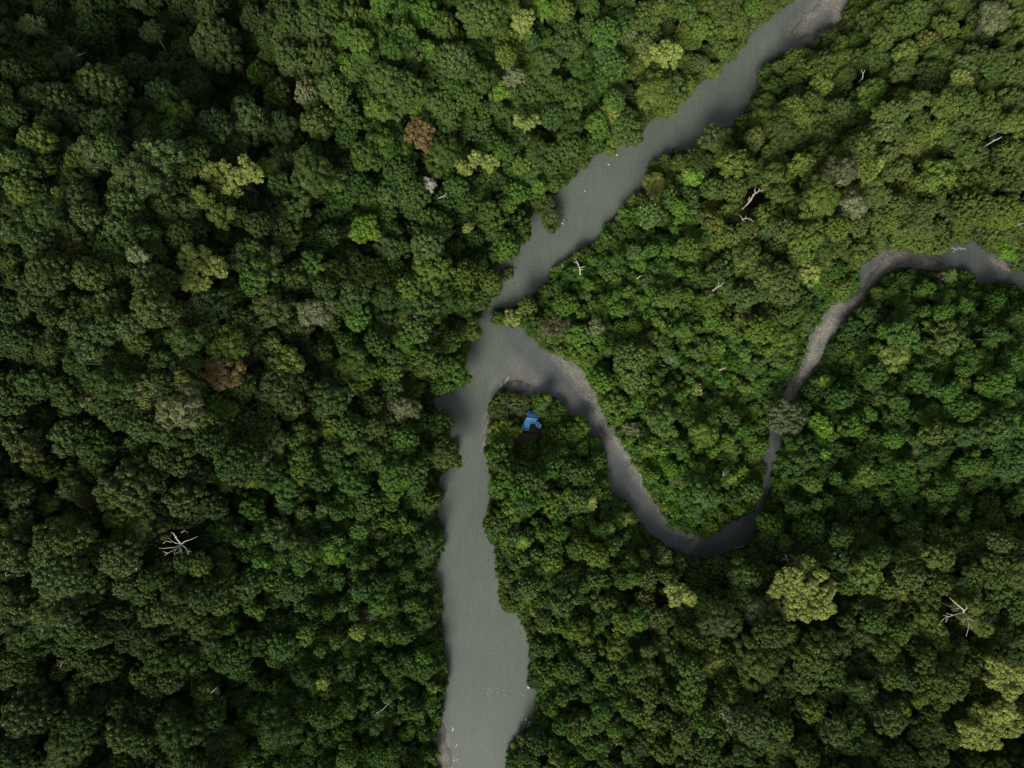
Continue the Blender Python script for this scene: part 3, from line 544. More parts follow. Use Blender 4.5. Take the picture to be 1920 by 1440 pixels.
# dead trees, drawn limb by limb: polylines in photograph pixels; height above the ground runs from foot to tip
def conv(ox, oy, s, L): return [[(ox + x / s, oy + y / s) for x, y in pl] for pl in L]
def bare_tree(lines, h0, h1, w, mt, label, short, foot=None, name='dead_tree', clear=0):
    cx, cy = lines[0][0]; z = 20; h0 += 8; h1 += 9; w *= .68 if mt is not PINK else .55
    if clear:
        for pi, pl in enumerate(lines):
            for q in (pl[1:] if pi == 0 else pl): note(q[0], q[1], clear)
    for _ in range(6):
        x, y = at(cx, cy, z); g = ground(x, y); z = max(g, 0) + h0
    gx_, gy_ = x, y
    if foot: 
        gx_, gy_ = at(foot[0], foot[1], max(g, 0))
    else:                                                # most snags lean a little
        qx_, qy_ = at(cx, cy, max(g, 0)); gx_, gy_ = x + (qx_ - x) * .75, y + (qy_ - y) * .75
    g = ground(gx_, gy_)
    root = empty(name, (gx_, gy_, g)); tag(root, label, 'dead tree', 'bare and dead trees in the forest')
    mb = MB()
    mb.tube([(0, 0, -.5), ((x - gx_) * .45 + .2, (y - gy_) * .45, (z - g) * .5), (x - gx_, y - gy_, z - g)], [w * 1.5, w * 1.2, w], 7)
    link('trunk', mb.mesh('trunk', True), mt, root)
    for i, pl in enumerate(lines):
        n = len(pl); P = []; zs = z if i == 0 or True else z
        for k, (px, py) in enumerate(pl):
            dist = math.hypot(px - cx, py - cy)
            zk = z + (h1 - h0) * min(1, dist / 28)
            X_, Y_ = at(px, py, zk); P.append((X_ - gx_, Y_ - gy_, zk - g))
        w0 = w * (1.0 if i == 0 else .55); mb = MB()
        mb.tube(P, [w0 * (1 - .72 * k / (n - 1)) for k in range(n)], 6)
        link('branch', mb.mesh('branch', True), mt, root)
    if short: ANCH.append((cx, cy, short))
    return root
bare_tree(conv(200, 960, 9.6, [[(1340,575),(1250,470),(1210,390),(1160,360)], [(1250,470),(1265,430)], [(1340,575),(1240,560),(1170,520),(1110,465)], [(1170,545),(1080,520),(1010,570)],
  [(1340,590),(1200,640),(1120,640),(1040,655),(940,650)], [(1330,600),(1270,650),(1180,700),(1100,740),(1040,785)], [(1100,740),(1010,710)], [(1270,650),(1220,720),(1230,775)],
  [(1340,600),(1310,680),(1300,720),(1250,740)], [(1330,640),(1350,730)], [(1360,590),(1420,640),(1450,690),(1520,720)], [(1450,690),(1480,765)], [(1340,575),(1430,520),(1500,500),(1640,440)]]),
  27, 30, .5, PALE, 'big bleached dead tree with spreading white branches, lower left forest', 'the big bleached dead tree', clear=9)
bare_tree(conv(200, 960, 9.6, [[(535,1030),(490,910),(480,860),(500,815)], [(480,860),(430,890),(370,900)], [(500,870),(560,880)], [(490,1000),(400,1010),(320,1050),(250,1140)], [(490,1040),(440,1090),(370,1155)]]),
  27, 29, .32, PALE, 'smaller bleached dead tree with forked twigs, left of the big bleached one', 'the smaller bleached dead tree')
bare_tree(conv(1300, 320, 9.6, [[(900,670),(1000,570),(1040,520),(1080,430),(1150,390),(1185,360),(1240,365),(1275,325)], [(1185,360),(1175,295)], [(1110,400),(1105,320),(1145,295)], [(1020,560),(1015,490),(1005,465)], [(1000,560),(985,500)], [(1060,480),(1100,445)]]),
  20, 32, .75, PINK, 'thick pale dead trunk leaning up right with forked tips, right forest', 'the thick leaning dead trunk', clear=9)
bare_tree(conv(1300, 320, 9.6, [[(890,880),(940,855),(1030,870),(1080,915)], [(890,880),(850,820),(830,800)], [(940,855),(950,800)], [(890,880),(920,920)]]),
  25, 26, .3, PALE, 'small white bare branches in a crown below the thick leaning dead trunk', 'the small white bare branches')
bare_tree(conv(1280, 960, 3, [[(1580,565),(1580,550),(1530,510),(1500,480)], [(1580,565),(1520,580),(1470,600),(1450,620)], [(1520,580),(1480,570)], [(1500,590),(1465,580)], [(1590,570),(1600,600),(1610,640),(1595,700)], [(1600,600),(1640,612)], [(1580,560),(1600,540),(1590,520)], [(1490,596),(1480,620)], [(1560,540),(1540,545)]]),
  27, 30, .5, PALE, 'large pale bare limbs with one hanging down, lower right forest', 'the large pale bare limbs', clear=9)
bare_tree(conv(1280, 480, 3, [[(175,190),(195,175),(215,165),(232,150)], [(200,172),(205,150)], [(210,168),(225,175)]]), 20, 27, .8, PINK, 'short broken dead trunk with snapped pale tips, right of centre', 'the short broken dead trunk', clear=9)
bare_tree(conv(1280, 480, 3, [[(210,640),(225,634),(243,630)], [(225,634),(232,626)]]), 12, 15, .7, PINK, 'pinkish dead stump lying in bright bushes between river and creek', 'the pinkish stump')
bare_tree(conv(1280, 0, 3, [[(1680,833),(1740,798),(1795,770)], [(1740,798),(1750,785)]]), 15, 30, .5, PALE, 'long straight pale trunk leaning right at the right edge', 'the long straight pale trunk', clear=9)
bare_tree(conv(1280, 0, 3, [[(1012,440),(1015,415),(1025,392)], [(1014,415),(1005,398),(1010,388)]]), 22, 27, .35, PALE, 'small pale forked trunk in the upper right forest', 'the small forked trunk', clear=9)
bare_tree(conv(1280, 0, 3, [[(850,1045),(880,1025),(915,1015)], [(880,1025),(890,1008)], [(870,1032),(905,1030)], [(880,1025),(860,1015)]]), 24, 28, .4, PINK, 'tangle of pale bare twigs on the wide olive crown, upper right', 'the tangle of bare twigs')
bare_tree(conv(1280, 0, 3, [[(1860,1280),(1900,1262),(1930,1250)], [(1890,1268),(1900,1255)]]), 20, 26, .4, PALE, 'pale leaning trunk cut by the right edge above the dark creek', None)
bare_tree(conv(640, 0, 3, [[(545,1115),(565,1108),(580,1100),(592,1088)], [(575,1103),(590,1104)]]), 22, 25, .35, PALE, 'short curved white branch beneath the small whitish crown', None)
bare_tree(conv(880, 380, 8, [[(1665,1070),(1660,980),(1620,910),(1560,885)], [(1640,930),(1580,830)], [(1660,980),(1740,950)], [(1665,1010),(1715,1000)]]), 8, 12, .45, PALE, 'ragged pale snag among bushes on the right river bank', 'the ragged pale snag')
bare_tree(conv(0, 0, 3, [[(205,140),(190,115),(160,90),(150,80)], [(205,140),(225,110),(230,90)], [(205,140),(175,150)], [(205,140),(180,120),(185,85)], [(205,140),(240,170),(255,182)]]), 27, 30, .3, DUSK, 'grey bare limbs fanning out of the sparse corner crown', None)
bare_tree(conv(0, 0, 3, [[(420,320),(450,308),(482,295)], [(420,320),(400,280),(385,260)], [(450,308),(440,295)], [(400,290),(380,300)]]), 26, 29, .3, PALE, 'white bare limbs sticking out right of the olive corner crown', None)
bare_tree(conv(0, 0, 3, [[(965,320),(930,280),(900,230),(880,195)], [(880,195),(905,178),(930,175)], [(880,200),(860,225)]]), 14, 25, .35, PALE, 'long thin pale trunk leaning up left out of a dark gap', None, clear=9)
bare_tree(conv(0, 480, 3, [[(1505,325),(1520,290),(1545,265),(1550,240)], [(1520,290),(1500,270)], [(1480,330),(1455,295)], [(1505,325),(1480,318)]]), 25, 28, .22, DUSK, 'thin grey bare twigs on a brownish crown, left forest', None)
bare_tree(conv(0, 480, 3, [[(1390,520),(1372,495),(1365,460)], [(1375,505),(1392,515)]]), 23, 26, .2, PALE, 'thin white hooked twig right of a yellowish crown, left forest', None)
bare_tree(conv(0, 480, 3, [[(1240,620),(1232,600),(1225,590)], [(1240,620),(1270,615),(1300,600)], [(1240,620),(1215,660)], [(1240,620),(1280,650)], [(1240,620),(1235,670)]]), 26, 28, .22, DUSK, 'grey bare twigs radiating over the rusty brown crown', None)
bare_tree(conv(0, 480, 3, [[(1720,1135),(1712,1120),(1720,1100)], [(1718,1130),(1740,1128)], [(1718,1130),(1700,1138)]]), 21, 24, .28, PALE, 'small white forked branch left of the lower river', None)
bare_tree(conv(0, 480, 3, [[(940,1170),(960,1140),(985,1120)], [(950,1155),(900,1165)], [(940,1200),(980,1190),(1005,1200)]]), 24, 26, .2, DUSK, 'faint grey twigs in the dark left forest', None)
bare_tree(conv(0, 960, 3, [[(1168,1042),(1195,1010),(1222,985)], [(1195,1010),(1205,1012)]]), 17, 22, .28, PALE, 'thin straight pale trunk in the lower left forest', 'the thin straight pale trunk')
bare_tree(conv(0, 960, 3, [[(340,870),(350,850),(372,828)], [(345,860),(310,865)], [(350,850),(320,830)]]), 24, 26, .2, DUSK, 'faint grey branches in the dark bottom left forest', None)
bare_tree(conv(0, 960, 3, [[(35,360),(30,345),(45,340)], [(35,360),(25,380)], [(35,360),(60,350),(75,360)]]), 25, 27, .2, DUSK, 'faint grey branches at the left edge', None)
bare_tree(conv(640, 960, 3, [[(200,1130),(235,1110),(262,1080),(285,1065)], [(262,1080),(240,1065)], [(262,1080),(290,1100)], [(225,1115),(185,1145)], [(225,1115),(200,1160)]]), 17, 19, .28, DUSK, 'grey leafless branches in bushes left of the lowest river reach', 'the grey leafless branches')
bare_tree(conv(1280, 960, 3, [[(605,300),(590,270),(575,240)], [(590,270),(560,262)], [(592,272),(602,258)]]), 24, 28, .3, DUSK, 'greyish bare fork standing above the biggest pale crown', None)
bare_tree(conv(1280, 960, 3, [[(500,830),(495,860),(510,880)], [(500,830),(480,875)], [(500,835),(515,850)], [(500,830),(470,800),(440,765)]]), 22, 24, .3, PINK, 'dull pinkish broken trunk between two dark crowns, lower right', None)
bare_tree(conv(1280, 960, 3, [[(1870,930),(1890,945),(1915,930)], [(1880,940),(1900,955)], [(1870,930),(1850,950)]]), 28, 30, .35, PALE, 'pale curved limb on the pale crown at the right edge', None)
bare_tree(conv(640, 480, 3, [[(320,860),(340,885),(345,900)], [(320,860),(350,855)], [(325,870),(310,880)]]), 23, 26, .2, PALE, 'white twigs on the pale crown by the stepped bank', None)
bare_tree(conv(640, 480, 3, [[(140,1000),(150,985),(130,965),(110,955)], [(150,985),(180,995)], [(150,985),(165,970)]]), 20, 22, .25, PINK, 'pinkish bare twigs left of the stepped river bank', None)
bare_tree(conv(640, 480, 3, [[(1835,560),(1850,585),(1840,530)], [(1850,585),(1885,570)], [(1850,585),(1900,600)], [(1820,620),(1790,610)], [(1850,585),(1830,610)]]), 10, 12, .25, PALE, 'sprawling pale twigs in bright bushes between river and creek', 'the sprawling pale twigs')
bare_tree(conv(640, 480, 3, [[(1665,125),(1680,115),(1695,108)], [(1680,115),(1675,105)]]), 9, 11, .3, PALE, 'tiny pale forked snag in bushes right of the river narrows', None)
bare_tree(conv(1280, 480, 3, [[(225,1235),(230,1220),(228,1210)], [(260,1225),(285,1240)], [(225,1235),(260,1225)]]), 9, 11, .2, PALE, 'thin white twigs in bushes inside the creek bend', None)
bare_tree(conv(0, 960, 3, [[(1020,115),(1040,105),(1060,118)], [(1040,105),(1032,95)]]), 24, 25, .2, PALE, 'small white twig above the big bleached dead tree', None)

# ------------------------------------------------------------------ single trees read off the photograph
LISTED.sort(key=lambda e: -e[2])
done = []
for (px, py, r, code) in LISTED:
    if not edge_ok(px, py, r, .72):
        # slide away from the water a little
        moved = False
        for q in (3, 6, 9, 13):
            for a in range(12):
                X_, Y_ = px + q * math.cos(a * .5236), py + q * math.sin(a * .5236)
                if edge_ok(X_, Y_, r, .72): px, py = X_, Y_; moved = True; break
            if moved: break
        if not moved: continue
    if not free(px, py, r, .52): continue
    fine = (1000 < px < 1480 and 380 < py < 1010) or (px > 1480 and 480 < py < 1000) or (420 < px < 840 and py > 900) or (900 < px < 1260 and py > 900)
    h = (12 + .38 * r if fine else 21 + .5 * r) * random.uniform(.82, 1.2)
    if math.hypot(px - 990, py - 800) < 75: h = min(h, 8)
    if any(math.hypot(px - f[0], py - f[1]) < 75 for f in ANCH): h *= .82
    h = near_water(px, py, h); res = solve(px, py, r, h)
    if not res: continue
    x, y, g, h = res
    done.append((px, py, r, code, x, y, g, h)); note(px, py, r)
big = [e for e in done if -5 < e[0] < 1925 and -5 < e[1] < 1445][:300 - NMARK]
rest = [e for e in done if e not in big]
FEAT = ANCH + [(1000, 790, 'the blue roof'), (950, 650, 'the creek mouth')]
DIRS = ['right of', 'above and right of', 'above', 'above and left of', 'left of', 'below and left of', 'below', 'below and right of']
seen = set()
def label_for(px, py, r, code):
    size = 'big' if r > 29 else 'small' if r < 17 else 'mid sized'
    near = sorted(FEAT, key=lambda f: math.hypot(f[0] - px, f[1] - py))
    for k, f in enumerate(near[:9]):
        dd = math.hypot(f[0] - px, f[1] - py); a = math.atan2(f[1] - py, px - f[0])
        w = DIRS[int(round(a / (math.pi / 4))) % 8]
        how = 'just ' if dd < r + 32 else '' if dd < 110 else 'some way ' if dd < 220 else 'far '
        L = '%s %s crown %s%s %s' % (size, WORD[code], how, w, f[2])
        if len(L.split()) > 16: continue
        if L not in seen: seen.add(L); return L
    L2 = L + ', beyond a similar one'; seen.add(L2); return L2
for i, (px, py, r, code, x, y, g, h) in enumerate(big):
    R = r * K * (H - g - h) / H * 1.1
    root = empty('canopy_tree', (x, y, g), random.uniform(0, 6.28))
    tag(root, label_for(px, py, r, code), 'tree', 'crowns standing out of the forest')
    st = {'p': 1, 'G': random.choice([1, 2]), 'k': 2, 'd': 2, 'n': 3}.get(code)
    cr = bpy.data.objects.new('crown', CM[pick(R, st)]); C.objects.link(cr); cr.parent = root
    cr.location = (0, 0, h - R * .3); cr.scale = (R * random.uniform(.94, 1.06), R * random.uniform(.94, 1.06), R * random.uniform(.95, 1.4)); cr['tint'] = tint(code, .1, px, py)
    tk = bpy.data.objects.new('trunk', TM[i % 4]); C.objects.link(tk); tk.parent = root
    s_ = h - R * .25; tk.scale = (s_, s_, s_)
    if s_ * .38 * .75 > R: tk.scale = (R / .32, R / .32, s_)

# ------------------------------------------------------------------ the uncounted rest of the forest
def palette(px, py):
    n1 = float(value_noise(np.array(px), np.array(py), 130, 31)); n2 = random.random()
    if px > 1000 and 380 < py < 1010 and px < 1500 and not (py < 600 and px > 1300): s = 'mbbbymbotyg'
    elif px >= 1480 and 500 < py < 1010: s = 'mmbbmdtoybm'
    elif px > 1200 and py < 520: s = 'mooygymdtgo'
    elif 400 < px < 900 and py > 850: s = 'mmbbmdotmbm'
    elif px < 620: s = 'ddmmdgktdmo' if n1 < .6 else 'mmoogkdtmom'  # darker greens picked here to paint in the shade of the western side
    elif px > 1200 and py >= 1000: s = 'mmodggymdok'
    elif px > 880 and py > 800: s = 'mmbogmydbok'
    else: s = 'mmobgdmtoym'
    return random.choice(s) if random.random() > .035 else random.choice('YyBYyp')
def size_at(px, py):
    if 1000 < px < 1500 and 400 < py < 1010 and not (py < 620 and px > 1330): m = 8.2
    elif px >= 1480 and 500 < py < 1010: m = 9.6
    elif 420 < px < 860 and py > 900: m = 9.2
    elif 880 < px < 1260 and py > 950: m = 10.2
    elif px < 620: m = 14
    elif px > 1250 and py > 1010: m = 14
    else: m = 13.5
    return m
fill = [(e[0], e[1], e[2], e[3], e[4], e[5], e[6], e[7]) for e in rest]
for passes, (fsz, fr, nn) in enumerate([(1.35, .60, 9000), (1.0, .56, 22000), (.7, .55, 26000)]):
    for _ in range(nn):
        px = random.uniform(-230, 2150); py = random.uniform(-210, 1650)
        r = size_at(px, py) * fsz * random.uniform(.75, 1.3)
        if not free(px, py, r, fr + (.10 if passes and size_at(px, py) > 12.5 else 0)): continue
        if not edge_ok(px, py, r, .72): 
            if passes < 2: continue
            r = min(r, 7)
            if not edge_ok(px, py, r, .6): continue
        small = size_at(px, py) < 12.5
        h = ((4 + .5 * r) * random.choice([.6, .9, 1.2, 1.7]) if small else (14 + .6 * r if passes == 0 else 9 + .55 * r if passes == 1 else 5 + .5 * r)) * random.uniform(.7, 1.35)
        if math.hypot(px - 990, py - 800) < 70: h = min(h, 6)
        if any(abs(px - f[0]) < 65 and abs(py - f[1]) < 65 for f in ANCH): h *= .75
        h = near_water(px, py, h); res = solve(px, py, r, h)
        if not res: continue
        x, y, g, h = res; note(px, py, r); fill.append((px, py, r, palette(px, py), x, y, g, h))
for _ in range(26000):                                   # bushes crowding the banks
    (ax, ay) = random.choice(P1 if random.random() < .65 else P2); px, py = ax + random.gauss(0, 16), ay + random.gauss(0, 16); r = random.uniform(3.5, 7.5)
    if not (-60 < py < 1500) or not free(px, py, r, .62) or not edge_ok(px, py, r, .6): continue
    res = solve(px, py, r, random.uniform(1.5, 4.5))
    if not res: continue
    x, y, g, h = res; note(px, py, r); fill.append((px, py, r, palette(px, py), x, y, g, h))
def scatter(name, items, label, cat):
    """items: x,y,z,sx,sz,rot,kind,tint -> one object whose geometry nodes place the plants"""
    me = bpy.data.meshes.new(name); A = np.array([i[:3] for i in items], float); me.from_pydata(A.tolist(), [], [])
    def attr(n, t, v, f='value'):
        a = me.attributes.new(n, t, 'POINT'); a.data.foreach_set(f, np.asarray(v).ravel())
    attr('size', 'FLOAT_VECTOR', np.array([(i[3], i[3], i[4]) for i in items], np.float32), 'vector')
    attr('turn', 'FLOAT_VECTOR', np.array([(i[8] if len(i) > 8 else 0, i[9] if len(i) > 9 else 0, i[5]) for i in items], np.float32), 'vector')
    attr('kindno', 'INT', np.array([i[6] for i in items], np.int32))
    attr('tint', 'FLOAT_VECTOR', np.array([i[7] for i in items], np.float32), 'vector')
    o = bpy.data.objects.new(name, me); C.objects.link(o); tag(o, label, cat, kind='stuff'); o['tint'] = [.05, .08, .02]
    ng = bpy.data.node_groups.new(name, 'GeometryNodeTree')
    ng.interface.new_socket('Geometry', in_out='INPUT', socket_type='NodeSocketGeometry'); ng.interface.new_socket('Geometry', in_out='OUTPUT', socket_type='NodeSocketGeometry')
    gi = ng.nodes.new('NodeGroupInput'); go = ng.nodes.new('NodeGroupOutput'); ip = ng.nodes.new('GeometryNodeInstanceOnPoints')
    ci = ng.nodes.new('GeometryNodeCollectionInfo'); ci.inputs['Collection'].default_value = pc; ci.inputs['Separate Children'].default_value = True; ci.inputs['Reset Children'].default_value = True
    def na(n, t): a = ng.nodes.new('GeometryNodeInputNamedAttribute'); a.data_type = t; a.inputs['Name'].default_value = n; return a.outputs['Attribute']
    ng.links.new(gi.outputs[0], ip.inputs['Points']); ng.links.new(ci.outputs[0], ip.inputs['Instance']); ip.inputs['Pick Instance'].default_value = True
    ng.links.new(na('kindno', 'INT'), ip.inputs['Instance Index']); ng.links.new(na('size', 'FLOAT_VECTOR'), ip.inputs['Scale'])
    e2r = ng.nodes.new('FunctionNodeEulerToRotation'); ng.links.new(na('turn', 'FLOAT_VECTOR'), e2r.inputs[0]); ng.links.new(e2r.outputs[0], ip.inputs['Rotation'])
    ng.links.new(ip.outputs[0], go.inputs[0])
    md = o.modifiers.new('plants', 'NODES'); md.node_group = ng
    return o
items = []
for (px, py, r, code, x, y, g, h) in fill:
    R = r * K * (H - g - h) / H * 1.12; k = pick(min(R, 6.5))
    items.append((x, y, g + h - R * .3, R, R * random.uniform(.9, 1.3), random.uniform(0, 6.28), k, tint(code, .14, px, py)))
scatter('forest_canopy', items, 'smaller jungle trees packed between the larger crowns', 'forest')
print('single', len(big), 'rest', len(items))
# undergrowth on the forest floor
items = []
under = []
for i in range(-150, 151):
    for j in range(-120, 121):
        x = (i + random.uniform(-.45, .45)) * 2.9 * .72; y = (j + random.uniform(-.45, .45)) * 2.9 * .72 
        X_, Y_ = x * 1.36, y * 1.36
        under.append((X_, Y_))
UA = np.array(under); us = lut(SDG, UA[:, 0], UA[:, 1]); ug = lut(TH, UA[:, 0], UA[:, 1]); hs = HUTP.sd(np.stack([UA[:, 0] / K + 960, 720 - UA[:, 1] / K], 1))
bar = np.max([b.sd(UA) for b in BP], axis=0)
for (x, y), s, g, hd, bb in zip(under, us, ug, hs, bar):
    if s > -1.0 or hd > -7 or bb > -1: continue
    R = random.uniform(1.3, 2.3)
    if s > -2.2: R *= .6
    items.append((x, y, g + R * .35, R, R * random.uniform(.8, 1.6), random.uniform(0, 6.28), random.randrange(4), tint(random.choice('dmmbto'), .2)))
scatter('undergrowth', items, 'low leafy undergrowth covering the forest floor under the trees', 'undergrowth')

# ------------------------------------------------------------------ palms
def frond_mesh():
    mb = MB(); n = 9; L = 1.0
    P = [(L * k / n, 0, .16 * math.sin(math.pi * k / n) - .32 * (k / n) ** 2) for k in range(n + 1)]
    mb.tube(P, [.012] * (n + 1), 3)
    for k in range(1, n + 1):
        for s in (-1, 1):
            x, _, z = P[k]; l = .26 * math.sin(math.pi * (k + .8) / (n + 2)) + .05
            mb.add([(x - .045, 0, z), (x + .04, 0, z), (x + .12, s * l, z - .07)], [(0, 1, 2)], np.full(3, random.uniform(.8, 1.25)))
    me = mb.mesh('frond'); me.materials.append(FOL); return me
FR = frond_mesh()
PALMS = [(640 + 1410/3, 480 + 1390/3, 'Y', 'yellowish palm crown right of the lower peninsula forest, near the creek'), (1270/3, 480 + 1290/3, 'Y', 'bright palm head with loose fronds in the lower left forest'),
         (1420/3, 480 + 1270/3, 'y', 'small yellow palm head right of the loose bright palm head'), (1668/3, 480 + 1262/3, 'Y', 'star shaped yellow palm head left of the lower river'),
         (1560/3, 480 + 1110/3, 'b', 'dark green star shaped palm in the lower left forest'), (640 + 1600/3, 960 + 1090/3, 'Y', 'pale tufted palm head in the bottom forest right of the river'),
         (640 + 1500/3, 960 + 95/3, 'Y', 'small bright palm head below the creek tongue'), (960/3, 960 + 712/3, 'y', 'small palm star in the dark bottom left forest'),
         (1280 + 1510/3, 480 + 110/3, 'b', 'fresh green palm on the lower bank of the upper creek'), (1280 + 1215/3, 480 + 790/3, 'b', 'fresh green palm in the right forest'),
         (640 + 560/3, 160, 'b', 'green palm head in the upper forest'), (640 + 1295/3, 960 + 1230/3, 'b', 'green palm star in the lower middle forest'),
         (1280 + 120/3, 480 + 1000/3, 'Y', 'ragged yellow palm inside the creek bend'), (1280 + 1010/3, 960 + 520/3, 'b', 'green palm head right of the biggest pale crown'),
         (640 + 1708/3, 65/3, 'p', 'pale palm head near the top of the forest'), (640 + 1020/3, 960 + 180/3, 'B', 'bright green palm by the lower right river bank')]
for i, (px, py, code, lab) in enumerate(PALMS):
    res = solve(px, py, 8, 14 if px < 700 else 12)
    if not res: continue
    x, y, g, h = res; h += 9 if px < 600 else 5
    x, y = at(px, py, g + h)
    root = empty('palm_tree', (x, y, g), random.uniform(0, 6)); tag(root, lab, 'palm', 'palms in the forest')
    mb = MB(); mb.tube([(0, 0, -.5), (.3, 0, h * .5), (0, 0, h)], [.28, .2, .16], 6); link('trunk', mb.mesh('trunk', True), BARK, root)
    for k in range(13):
        f = bpy.data.objects.new('frond', FR); C.objects.link(f); f.parent = root; f.location = (0, 0, h)
        L = random.uniform(2.4, 3.4); f.scale = (L, L, L); f.rotation_euler = (0, random.uniform(-.45, .15), k * 6.283 / 13 + random.uniform(-.2, .2)); f['tint'] = tint(code, .1)

# ------------------------------------------------------------------ fallen and leaning trees, driftwood
def log(pts, rad, mt, label, name='fallen_log', branches=()):
    x0, y0 = at(*pts[0][:2], 0); root = empty(name, (x0, y0, 0)); tag(root, label, 'log')
    mb = MB(); mb.tube([(at(p[0], p[1], p[2])[0] - x0, at(p[0], p[1], p[2])[1] - y0, p[2]) for p in pts], [rad * (1 - .5 * i / (len(pts) - 1)) for i in range(len(pts))], 7)
    link('trunk', mb.mesh('trunk', True), mt, root)
    for b in branches:
        mb = MB(); mb.tube([(at(p[0], p[1], p[2])[0] - x0, at(p[0], p[1], p[2])[1] - y0, p[2]) for p in b], [rad * .45, rad * .3, rad * .15][:len(b)], 5)
        link('branch', mb.mesh('branch', True), mt, root)
    return root, x0, y0
log([(1376,1028,.6),(1390,1025.5,1.0),(1408,1023,1.8)], .22, PALE, 'thin white log reaching over the creek at its bend', branches=[[(1390,1025.5,1.0),(1396,1022,1.5)]])
root, x0, y0 = log([(930,508,1.2),(945,514,.6),(958,507,.4),(968,503,.3)], .35, DUSK, 'leafy fallen tree lying in the river below the left bank', 'fallen_tree', [[(945,514,.6),(955,520,.4),(963,518,.3)], [(958,507,.4),(964,500,.4),(967,505,.2)], [(943,516,.5),(945,525,.4),(947,529,.2)]])
mb = MB()
for (qx, qy, qr) in [(943,514,5),(950,509,6),(955,514,6),(947,521,5),(957,507,4)]:
    X_, Y_ = at(qx, qy, 1); crown_builder(mb, qr * K * 1.15, qx, 0, (X_ - x0, Y_ - y0, .6))
cr = link('crown', mb.mesh('crown'), FOL, root); cr['tint'] = tint('o', .05)
log([(970,737,.5),(978,734,.6),(988,733,.7)], .14, BARK, 'dark driftwood lying on the gravel spit', branches=[[(978,734,.6),(982,731,.7)]])
log([(1474,818,.5),(1477,821,.8)], .3, PALE, 'short pale log end below the large grey crown')

# ------------------------------------------------------------------ riffles and stones in the water
FOAM = plain('white_water', (.62, .66, .66), .5, .15, 2)
ROCK = plain('wet_rock', (.07, .065, .06), .6, .4, 1.5)
def blob_mesh(pts, s0, s1, seed, z=.06):
    r = random.Random(seed); mb = MB()
    for (px, py) in pts:
        x, y = at(px, py); s = r.uniform(s0, s1); a0 = r.uniform(0, 6); n = 9
        V = [(0, 0, z + .05)] + [(math.cos(6.283*k/n) * s * r.uniform(.4, 1.2), math.sin(6.283*k/n) * s * .5 * r.uniform(.4, 1.2), .01) for k in range(n)]
        V = [(x + v[0] * math.cos(a0) - v[1] * math.sin(a0), y + v[0] * math.sin(a0) + v[1] * math.cos(a0), v[2]) for v in V]
        mb.add(V, [(0, 1 + k, 1 + (k + 1) % n) for k in range(n)])
    return mb.mesh('white_water')
def cluster(px, py, dx, dy, n, w, seed):
    r = random.Random(seed); return [(px + dx * r.random() + r.gauss(0, w), py + dy * r.random() + r.gauss(0, w)) for _ in range(n)]
RIF = [(cluster(1057,413,3,0,3,.5,1), 'white splash around a stone in mid river'), (cluster(1053,420,3,-3,3,.5,2), 'short white streak below the mid river splash'),
       (cluster(1141,310,1,-2,2,.4,3), 'small white ripple in the upper river'), (cluster(1152,291,6,-4,3,.6,4), 'small ripple near the left bank of the upper river'),
       (cluster(1095,360,2,-2,2,.5,5), 'faint ripple below the upper river ripples'), (cluster(990,1291,3,-2,5,.7,6), 'white ripple by the right bank, lower river'),
       (cluster(982,1364,20,-17,14,1.0,7), 'line of white riffles off the lower right bank'), (cluster(848,1365,4,4,5,1,8), 'white ripple off the lower left bank'),
       (cluster(852,1395,8,6,5,1,9), 'second white ripple off the lower left bank'), (cluster(848,1428,8,-8,7,1,10), 'lowest white ripple near the bottom left bank'),
       (cluster(900,1290,70,20,12,5,11), 'scattered flecks of foam in the lower river'), (cluster(1785,470,24,-6,16,2,12), 'sparkling white riffle in the dark upper creek')]
for i, (pts, lab) in enumerate(RIF):
    o = link('white_water', blob_mesh(pts, .18, .5 if i != 10 else .3, i), FOAM); tag(o, lab, 'foam', kind='stuff')
def rock(px, py, s, lab, mt=ROCK):
    r = np.random.default_rng(int(px * 7 + py)); x, y = at(px, py); mb = MB()
    mb.add(IV * s * r.uniform(.75, 1.15, (len(IV), 1)) * np.array([1, .75, .5]), IF)
    o = link('boulder', mb.mesh('boulder', False), mt, loc=(x, y, .05)); o.rotation_euler[2] = r.uniform(0, 6); tag(o, lab, 'rock', 'stones in the water')
rock(1061,414,.8,'dark stone with white water around it, mid river'); rock(1157,288,.5,'small dark stone near the left bank, upper river')
rock(1001,1346,.7,'dark stone at the upper end of the lower riffle line'); rock(985,1366,.6,'dark stone at the lower end of the riffle line')
rock(964,531,.5,'dark stone below the fallen leafy tree')

# ------------------------------------------------------------------ house with the blue roof
def z8(x, y, z): x, y = 1110 + (x - 1110) * 1.1, 1060 + (y - 1060) * 1.1; return Vector((*at(880 + x / 9.6, 680 + y / 9.6, z), z))
BLUE, t, b = mat('blue_sheet_roof', .45, .4)
n = noise(t, 1.2, 4); r = ramp(t, n.outputs[0], [(.3, (.02, .155, .42)), (.7, (.045, .24, .54))]); t.links.new(r.outputs[0], b.inputs['Base Color'])
BLUEP = plain('weathered_blue_sheet', (.075, .27, .52), .5, .25, 1.2); BLUED = plain('dark_blue_tarpaulin', (.02, .14, .40), .5, .3, 1.5)
WHITE = plain('pale_ridge_metal', (.62, .70, .78), .4, .1, 2); WOODM = plain('weathered_boards', (.20, .15, .11), .85, .3, 2)
o0 = z8(1120, 1060, 0); g0 = ground(o0.x, o0.y)
house = empty('house', (o0.x, o0.y, g0)); tag(house, 'small house under a bright blue sheet roof on the wooded peninsula', 'house')
base = Vector((o0.x, o0.y, g0))
